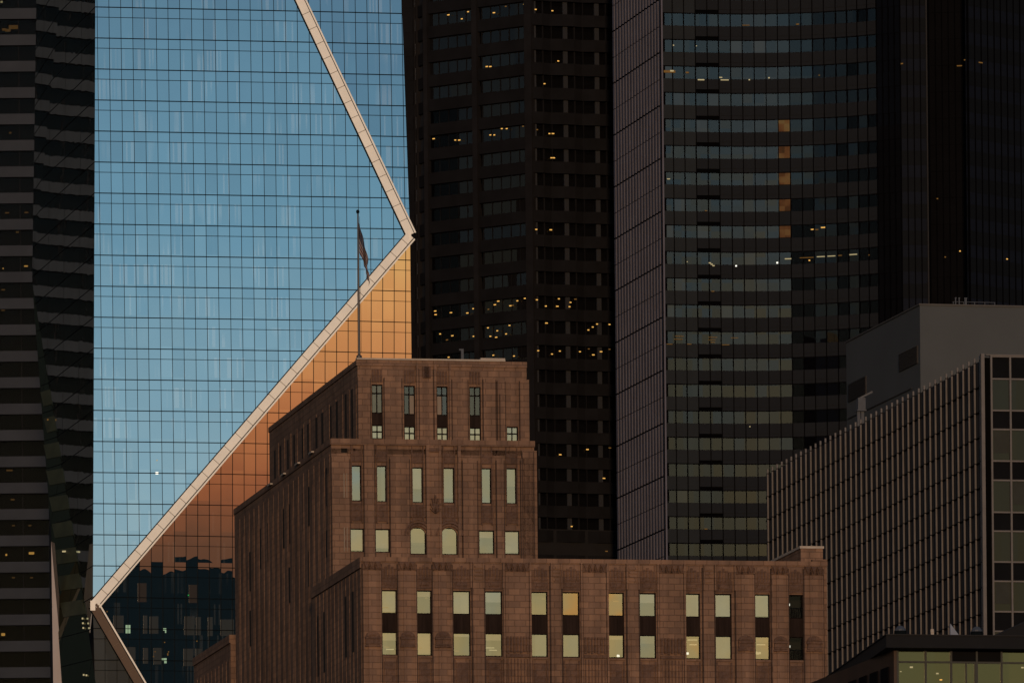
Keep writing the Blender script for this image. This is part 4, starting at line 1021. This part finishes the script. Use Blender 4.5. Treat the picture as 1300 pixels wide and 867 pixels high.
M['nightspan'] = noisy('night_blue_panel', (.002, .003, .0055), .8, .2, .3, spec=.05)
for kf in floorsC:
    zt = zC0 - kf * pitC; zbn = zt - (pitC - gh); v_at = 34.8 + kf * 33.45
    A_ = MB(); B2 = MB()
    for fi, (pa_, pb_, ncol, gm, sm) in enumerate(faces):
        d, n_, L_ = seg(pa_, pb_); p0 = rc(pa_); off = 0
        if fi == 0: mi = 0 if v_at < 150 else 1
        elif fi == 2: mi = 1
        else: mi = 2
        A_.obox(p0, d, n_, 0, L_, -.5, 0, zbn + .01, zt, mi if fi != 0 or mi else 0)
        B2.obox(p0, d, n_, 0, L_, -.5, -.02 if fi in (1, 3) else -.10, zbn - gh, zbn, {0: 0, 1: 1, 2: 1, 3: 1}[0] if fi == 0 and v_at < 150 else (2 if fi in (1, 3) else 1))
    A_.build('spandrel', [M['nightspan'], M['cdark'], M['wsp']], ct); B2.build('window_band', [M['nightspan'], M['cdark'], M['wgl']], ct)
mu = MB()
for fi, (pa_, pb_, ncol, gm, sm) in enumerate(faces):
    d, n_, L_ = seg(pa_, pb_); p0 = rc(pa_)
    for c_ in range(ncol + 1): mu.obox(p0, d, n_, L_ * c_ / ncol - .06, L_ * c_ / ncol + .06, -.2, .10, zlowC, zupC); flush(mu, 'mullion', M['ribgap'], ct)
mu = MB(); d, n_, L_ = seg(W1_, W2_); mu.obox(rc(W1_), d, n_, L_ - .12, L_ + .05, -.3, .2, zlowC, zupC); mu.build('corner_trim', noisy('mid_grey_trim', (.011, .011, .012), .8, .1, 1), ct)
q = MB(); d, n_, L_ = seg(W2_, W2b); q.poly([(*rc(W2_), zlowC), (*rc(W2b), zlowC), (*rc(W2b), zupC), (*rc(W2_), zupC)]); q.poly([(*rc(W3b), zlowC), (*rc(W3_), zlowC), (*rc(W3_), zupC), (*rc(W3b), zupC)]); q.build('recess_wall', M['cdark'], ct)
front_pts = [PS] + pts + [W1_, W2_, W2b, W3b, W3_, W4_]
allp = inset(pts + [W1_], 2.2)
q = MB(); back = [rc(W4_ + Vector((0, 10))), rc(W4_ + Vector((-5, 45))), rc(PS + Vector((5, 40))), rc(PS + Vector((1.2, .5))), rc(PC + Vector((.6, 1.8)))]
mid = [W2_ + Vector((-2, 4)), W2b + Vector((-.5, 1.5)), W3b + Vector((0, 1.5)), W3_ + Vector((1.5, 3)), W4_ + Vector((-.3, 1.5))]
q.prism([tuple(rc(p)) for p in allp[1:] + mid] + [tuple(p) for p in back], 0, zupC - .3)
q.prism([tuple(rc(p)) for p in inset(front_pts, .6)] + [tuple(rc(W4_ + Vector((-5, 40)))), tuple(rc(PS + Vector((5, 35))))], 0, zlowC + .5)
q.build('tower_core', M['darkvoid'], ct)
CL = [(650, 0, [(800, 365, 1.6, .3, 'amberdim'), (812, 362, .5, .2, 'paleyellow'), (890, 370, .4, .2, 'amberdim'), (960, 407, .9, .15, 'paleyellow'), (1060, 395, .4, .12, 'paleyellow'), (1080, 408, 1.1, .12, 'paleyellow'), (1188, 130, 1.0, .08, 'amberdim'), (820, 232, .15, .15, 'paleyellow'), (937, 235, .1, .1, 'paleyellow'), (1205, 407, .2, .15, 'paleyellow')]),
      (650, 217, [(795, 42, .4, .1, 'paleyellow'), (1005, 468, .3, .14, 'paleyellow'), (1014, 475, .3, .14, 'paleyellow'), (1023, 482, .3, .14, 'paleyellow'), (1138, 483, .2, .18, 'white_lamp'), (985, 203, .3, .1, 'amberdim'), (1020, 612, .4, .1, 'amberdim'),
                  (850, 840, 1.2, .06, 'amberdim'), (845, 855, 1.2, .06, 'amberdim'), (1020, 845, 1.2, .06, 'amberdim'), (1015, 858, 1.0, .06, 'amberdim'), (1130, 848, 1.0, .06, 'amberdim'), (890, 462, .1, .1, 'paleyellow')]),
      (650, 434, [(800, 12, .8, .08, 'amberdim'), (900, 12, .6, .08, 'amberdim'), (1085, 15, 1.0, .08, 'amberdim'), (1020, 2, .6, .08, 'amberdim'), (1208, 430, .15, .12, 'paleyellow')]),
      (650, 650, [(985, 85, .4, .1, 'amberdim')]),
      (975, 0, [(150, 125, .4, .15, 'amberdim'), (5, 397, .2, .15, 'paleyellow'), (680, 325, .3, .15, 'amberdim'), (260, 384, .15, .15, 'amberdim')]),
      (975, 217, [(225, 298, .4, .12, 'amber'), (248, 299, .4, .12, 'amberdim'), (280, 288, .6, .14, 'amber'), (102, 447, .9, .12, 'paleyellow'), (196, 441, 1.9, .08, 'amberdim'), (268, 436, 1.1, .1, 'paleyellow'), (322, 433, 1.1, .1, 'paleyellow'), (366, 430, .5, .1, 'amberdim'),
                  (433, 425, 1.1, .12, 'paleyellow'), (47, 467, .22, .2, 'white_lamp'), (210, 455, .2, .15, 'amber'), (513, 428, .15, .12, 'amberdim')])]
allseg = [(pts[i], pts[i + 1]) for i in range(arc_end)] + [(E, W1_), (W1_, W2_), (W2b, W3b), (W3_, W4_)]
def colof(p): return p[0] / p[1] * F + 650 - RHO * 1550
def clight(u, v, w_, h_, mt, back=.45):
    for a, b in allseg:
        if colof(a) - .01 <= u < colof(b): d, n_, L_ = seg(a, b); return light(ct, oc, a, d, n_, u, v, w_, h_, mt, back=back)
for x0, y0, Lz in CL:
    for zx, zy, w_, h_, mt in Lz: clight(x0 + zx / 4, y0 + zy / 4, w_, h_, mt, back=-.02)
for u, v in [(1227, 76.5), (1245, 80), (1218, 84), (1180, 320), (1218.7, 319), (1278.5, 329), (1200, 326.5), (1190, 252.5)]: clight(u, v, .7 if v < 100 else .2, .14, 'amberdim' if v < 100 or u in (1200, 1190) else 'amber', back=-.05)

# =================================================================== grey rendered block
fg = Fr(1168, 420, 960, 12.5)
gb = empty('concrete_block', (fg.o[0], fg.o[1], 0), 12.5); tag(gb, 'plain grey rendered plant block with two louvres behind the ribbed building at right', 'building')
zg = fg.front(1168, 387.5, 0)[1]; bl_ = fg.side(1074.5, 470, 0)[0]
q = MB(); q.box(0, 40, 0, bl_, 0, zg); q.build('wall', M['concrete'], gb)
q = MB(); q.box(-.12, 40.1, -.12, .3, zg + .003, zg + .16); q.box(-.12, .3, .3, bl_ + .1, zg + .003, zg + .16); q.build('coping', noisy('grey_coping', (.055, .054, .054), .7, .1, 1), gb)
for (ua, ub, vt, vb) in [(1165.5, 1142, 438.5, 461), (1100, 1077.5, 477, 500)]:
    b0, zt = fg.side(ua, vt, 0); _, zb = fg.side(ua, vb, 0); b1_, _ = fg.side(ub, vt, 0)
    q = MB(); q.box(-.10, .02, b0, b1_, zb, zt)
    k = 0
    while zb + k * .22 < zt - .1: q.box(-.16, -.09, b0 + .1, b1_ - .1, zb + k * .22 + .04, zb + k * .22 + .12); k += 1
    q.build('louver', M['louver'], gb)
q = MB(); b0, z0 = fg.side(1158, 493, 0); b1_, z1_ = fg.side(1077, 536, 0)
q.box(-.10, 0.01, b0, b1_, z0 - .06, z0 + .06); q.build('cable_conduit', M['louver'], gb)
# railings and pipes on its roof
rl = empty('roof_railing', (fg.o[0] + 3, fg.o[1] + 4, zg + .01), 12.5); tag(rl, 'thin pale pipe railing on the grey plant block roof', 'railing')
def lx(u, v): x_, z_ = fg.front(u, v, 4.6); return x_ - 3 * fg.c - 4 * fg.s, z_ - zg
q = MB()
for u in (1208, 1221, 1235, 1248, 1260.5): x_, _ = lx(u, 385); q.box(x_ - .03, x_ + .03, .6, .66, 0, .95)
xa, _ = lx(1207, 385); xb, _ = lx(1261, 385); q.box(xa, xb, .6, .66, .95, 1.0); q.build('rail', M['galv'], rl)
for u in (1210, 1214.5, 1222, 1223.5):
    q = MB(); x_, _ = lx(u, 383); q.box(x_ - .05, x_ + .05, .3, .42, 0, 1.3); q.box(x_ - .08, x_ + .10, .28, .44, 1.3, 1.4); q.build('vent_pipe', M['galv'], rl)

# =================================================================== ribbed office building (right)
fi_ = Fr(1250.5, 600, 880, 10.9)
rb = empty('ribbed_building', (fi_.o[0], fi_.o[1], 0), 10.9); tag(rb, 'dark office building with tightly spaced tan vertical fins along its left side', 'building')
zr = fi_.front(1250, 452.5, 0)[1]; be = fi_.side(973, 640, 0)[0]
nf = 42; pf = be / nf
q = MB(); q.box(.05, 34, .35, be, 0, zr - .25); q.build('body', M['joint'], rb)
gl_ = MB(); gl_.box(-.0, .04, .3, be, 0, zr - .3); gl_.build('side_glazing', M['finglass'], rb)
fh = 64 * 880 / F
zf0 = fi_.front(1252, 521, 0)[1]
for i in range(nf):
    b = .9 + i * pf; f_ = MB(); z = zr + .25; n_seg = 0
    k = -3
    f_.box(-.22, .0, b, b + .22, 0, zr - .1, 1)
    while k < 22:
        zt = zf0 - (k) * fh / 2 ; zt = min(zt, zr + .2); zb = zf0 - (k + 1) * fh / 2 + .10
        if zb < zt and zt > 0: f_.box(-.24, -.07, b - .03, b + .16, max(0, zb), zt - .0, 0)
        k += 1
    f_.build('fin', [M['fin'], M['joint']], rb)
j = MB(); k = -1
while k < 20:
    z = zf0 - k * fh / 2
    if z < zr: j.box(-.10, -.001, .3, be, z - .07, z + .07)
    k += 1
j.build('floor_joint', M['joint'], rb)
# glazed gable facing the viewer
c = MB(); c.box(-.36, -.02, -.28, .20, 0, zr + .25); c.build('corner_pier', M['fin'], rb)
def X_(u): return fi_.front(u, 600, 0)[0]
vm = [X_(1259.5), X_(1283.5), X_(1307), X_(1331)]
rows = [452.5, 481, 521, 545, 585, 609.5, 650, 674, 713, 737.5, 776, 801, 841, 866, 906]
zz = [fi_.front(1262, v, 0)[1] for v in rows]
for i in range(len(zz) - 1):
    for j_ in range(3):
        if j_ == 2 and 0: continue
        q = MB(); q.box(vm[j_] + .12, vm[j_ + 1] - .1, .1, .3, zz[i + 1] + .08, zz[i] - .08); isw = i % 2 == 1
        if isw: q.build('window', M['finfront'], rb)
        else: q.build('spandrel_panel', M['cdark2'], rb)
        if isw and (i + j_) % 3 == 0:
            q2 = MB(); q2.box(vm[j_] + .25, vm[j_ + 1] - .2, .07, .1, zz[i + 1] + .8, zz[i] - .15); q2.build('blind', M.setdefault('ob', noisy('olive_interior_blind', (.012, .015, .012), .7, .3, .6)), rb)
q = MB()
for x_ in vm: q.box(x_ - .09, x_ + .09, -.12, .31, 0, zr + .1)
for z in zz: q.box(vm[0] + .09, vm[-1], -.05, .29, z - .08, z + .08)
q.build('mullion', M['fin'], rb)
q = MB(); q.box(vm[-1], 34, .0, .3, 0, zr - .1); q.box(.0, vm[0] - .09, .12, .3, 0, zr - .1); q.build('gable_wall', M['joint'], rb)
q = MB(); q.box(.2, 34, -.1, .5, zr + .103, zr + .2); q.build('coping', M['fin'], rb)
# floodlight / exhaust stack that rises behind its edge
ub_, vb_ = 1096, 520
pe_ = P3(1096, 520, 968)
ex = empty('exhaust_stack', (pe_.x, pe_.y, zr), 10.9); tag(ex, 'blue-grey metal exhaust stack with angled hood behind the sloping fin line', 'exhaust stack')
def exy(u, v): p = P3(u, v, 968); return p.x - pe_.x, p.z - zr
q = MB(); 
for u0, u1 in ((1088, 1091.5), (1093, 1096.5)): xa, zb = exy(u0, 560); xb, zt = exy(u1, 521); q.box(xa, xb, -.2, .15, -.2, zt)
q.build('duct', M['galv'], ex)
q = MB(); xa, zb = exy(1088, 521); xb, zt = exy(1097.5, 505.5); q.box(xa, xb, -.5, .4, zb, zt); xa, zb = exy(1086.5, 522.5); xb, _ = exy(1098.5, 505); q.box(xa, xb, -.6, .5, zb, zb + .15); q.build('housing', M['galv'], ex)
q = MB(); A0 = exy(1091, 506); A1 = exy(1106.5, 498); q.bar((A0[0], 0, A0[1]), (A1[0], -.3, A1[1]), (0, 1, 0), (-.4, 0, .9), .3, -.08, .12); q.build('hood', M['galv'], ex)

# =================================================================== low building at the bottom right
fl_ = Fr(1125, 806, 690, 11.5)
lb = empty('low_building', (fl_.o[0], fl_.o[1], 0), 11.5); tag(lb, 'low dark building with overhanging flat roof and green glazed windows in the bottom right corner', 'building')
zl0 = fl_.front(1125, 805.8, 0)[1]; zl1 = fl_.front(1125, 821.5, 0)[1]
sx, sy = 48 * math.sin(R(6)), 48 * math.cos(R(6))
q = MB(); q.prism([(0, 0), (26, 0), (26 + sx, sy), (sx, sy)], zl1, zl0); q.build('roof', M['roofdark'], lb)
q = MB(); q.box(-.06, 26, -.08, .2, zl0 + .003, zl0 + .08); q.prism([(-.06, .2), (.2, .2), (.2 + sx, sy), (-.06 + sx, sy)], zl0 + .003, zl0 + .08); q.build('roof_edge', noisy('fascia_edge', (.008, .008, .009), .8, .1, 1), lb)
gy = 1.6
def LX(u, v=840): return fl_.front(u, v, gy)
cols = [1139.5, 1175.2, 1207.5, 1240, 1271.5, 1304, 1336]
zr0 = LX(1150, 822.5)[1]; zr1 = LX(1150, 839.7)[1]; zr2 = zr1 - 3.6; zr3 = zr2 - 1.1
zr0 = zl1 - .003
xs = [LX(u)[0] for u in cols]
for i in range(6):
    for k, (za, zb) in enumerate([(zr0, zr1), (zr1, zr2), (zr2, zr3), (zr3, zr3 - 3.6)]):
        dark = (k == 0 and i in (2, 3)) or k == 2
        q = MB(); q.box(xs[i] + .08, xs[i + 1] - .08, gy + .08, gy + .12, zb + .07, za - .07); q.build('window', M['cdark2'] if dark else M['greenglass'], lb)
q = MB()
for x_ in xs: q.box(x_ - .08, x_ + .08, gy - .04, gy + .16, 0, zr0)
for z in (zr1, zr2, zr3, zr3 - 3.6): q.box(xs[0] + .08, xs[-1], gy - .02, gy + .14, z - .07, z + .07)
for u in (1226.5, 1238): x_ = LX(u)[0]; q.box(x_ - .06, x_ + .06, gy - .03, gy + .15, zr2, zr1 - .07)
q.build('mullion', noisy('grey_window_mullion', (.013, .017, .017), .5, .1, 1), lb)
q = MB(); q.box(xs[0] + .2, 25, gy + 3, 44, 0, zl1 - .01); q.box(xs[0] + .05, 25, gy + .2, 44, 0, zr3 - 4); q.build('inner_wall', M['inner'], lb)
q = MB(); q.box(xs[0] - .3, xs[0] - .08, gy, 46, 0, zl1 - .01); q.build('side_wall', M['copper'], lb)
b = gy + 1.5
while b < 45:
    q = MB(); q.box(xs[0] - .42, xs[0] - .3, b, b + 2.4, 0, zl1 - 1.2); q.build('dark_window', M['cdark'], lb); b += 3.6
for u, v, s_, mt in [(1157, 846.5, .12, 'paleyellow'), (1190, 854.5, .1, 'paleyellow'), (1194.5, 862.5, .1, 'amber'), (1143.5, 852, .06, 'paleyellow'), (1298, 847, .1, 'paleyellow')]:
    x_, z_ = fl_.front(u, v, gy + .05); q = MB(); q.box(x_ - s_, x_ + s_, gy + .04, gy + .075, z_ - s_ * .5, z_ + s_ * .5); q.build('lamp', M[mt], lb)
# things on its roof
def roofthing(name, label, cat, u, dpt, build, grp=None):
    x_, _ = fl_.front(u, 806, dpt); wx_ = fl_.o[0] + fl_.c * x_ - fl_.s * dpt; wy_ = fl_.o[1] + fl_.s * x_ + fl_.c * dpt
    o = empty(name, (wx_, wy_, zl0 + .005), 11.5); tag(o, label, cat, grp); build(o); return o
def dome(o):
    q = MB(); tube(q, [(0, .45), (.55, .45), (.60, .40), (.80, .25), (.88, 0)]); q.build('cowl', M['galv'], o, True)
    q = MB(); tube(q, [(.0, .5), (.45, .5)]); q.build('collar', M['mull'], o)
roofthing('roof_vent', 'small domed vent near the left corner of the low dark roof', 'roof vent', 1143, 1.2, dome, 'domed vents on the low dark roof')
roofthing('roof_vent', 'rightmost small domed vent on the low dark roof, before the slanted hood', 'roof vent', 1240, 1.2, dome, 'domed vents on the low dark roof')
def spike(o):
    q = MB(); q.box(-.12, .12, -.1, .1, 0, .35); tube(q, [(.35, .16), (.6, .14), (.62, 0)], 8); q.build('lamp_head', M['coping'], o)
roofthing('roof_lamp', 'tiny pale lamp standing on the middle of the low dark roof edge', 'lamp', 1183.5, 1.0, spike)
def sail(o):
    q = MB(); q.xzprism([(-.35, 0), (.45, 0), (-.35, 1.05)], -.15, .15); q.build('wedge', noisy('pale_blue_plastic', (.13, .16, .22), .5, .1, 1), o)
roofthing('roof_wedge', 'small pale triangular cowl on the low dark roof', 'cowl', 1211.5, 1.1, sail)
# slanted dark hood behind
def hood(o):
    q = MB(); q.xzprism([(0, 0), (14, 0), (14, 5.6), (12.5, 5.6)], 0, 6); q.build('roof_slope', M['roofdark'], o)
roofthing('roof_hood', 'black slanted roof hood rising toward the right edge above the low dark roof', 'roof hood', 1252, 3.0, hood)
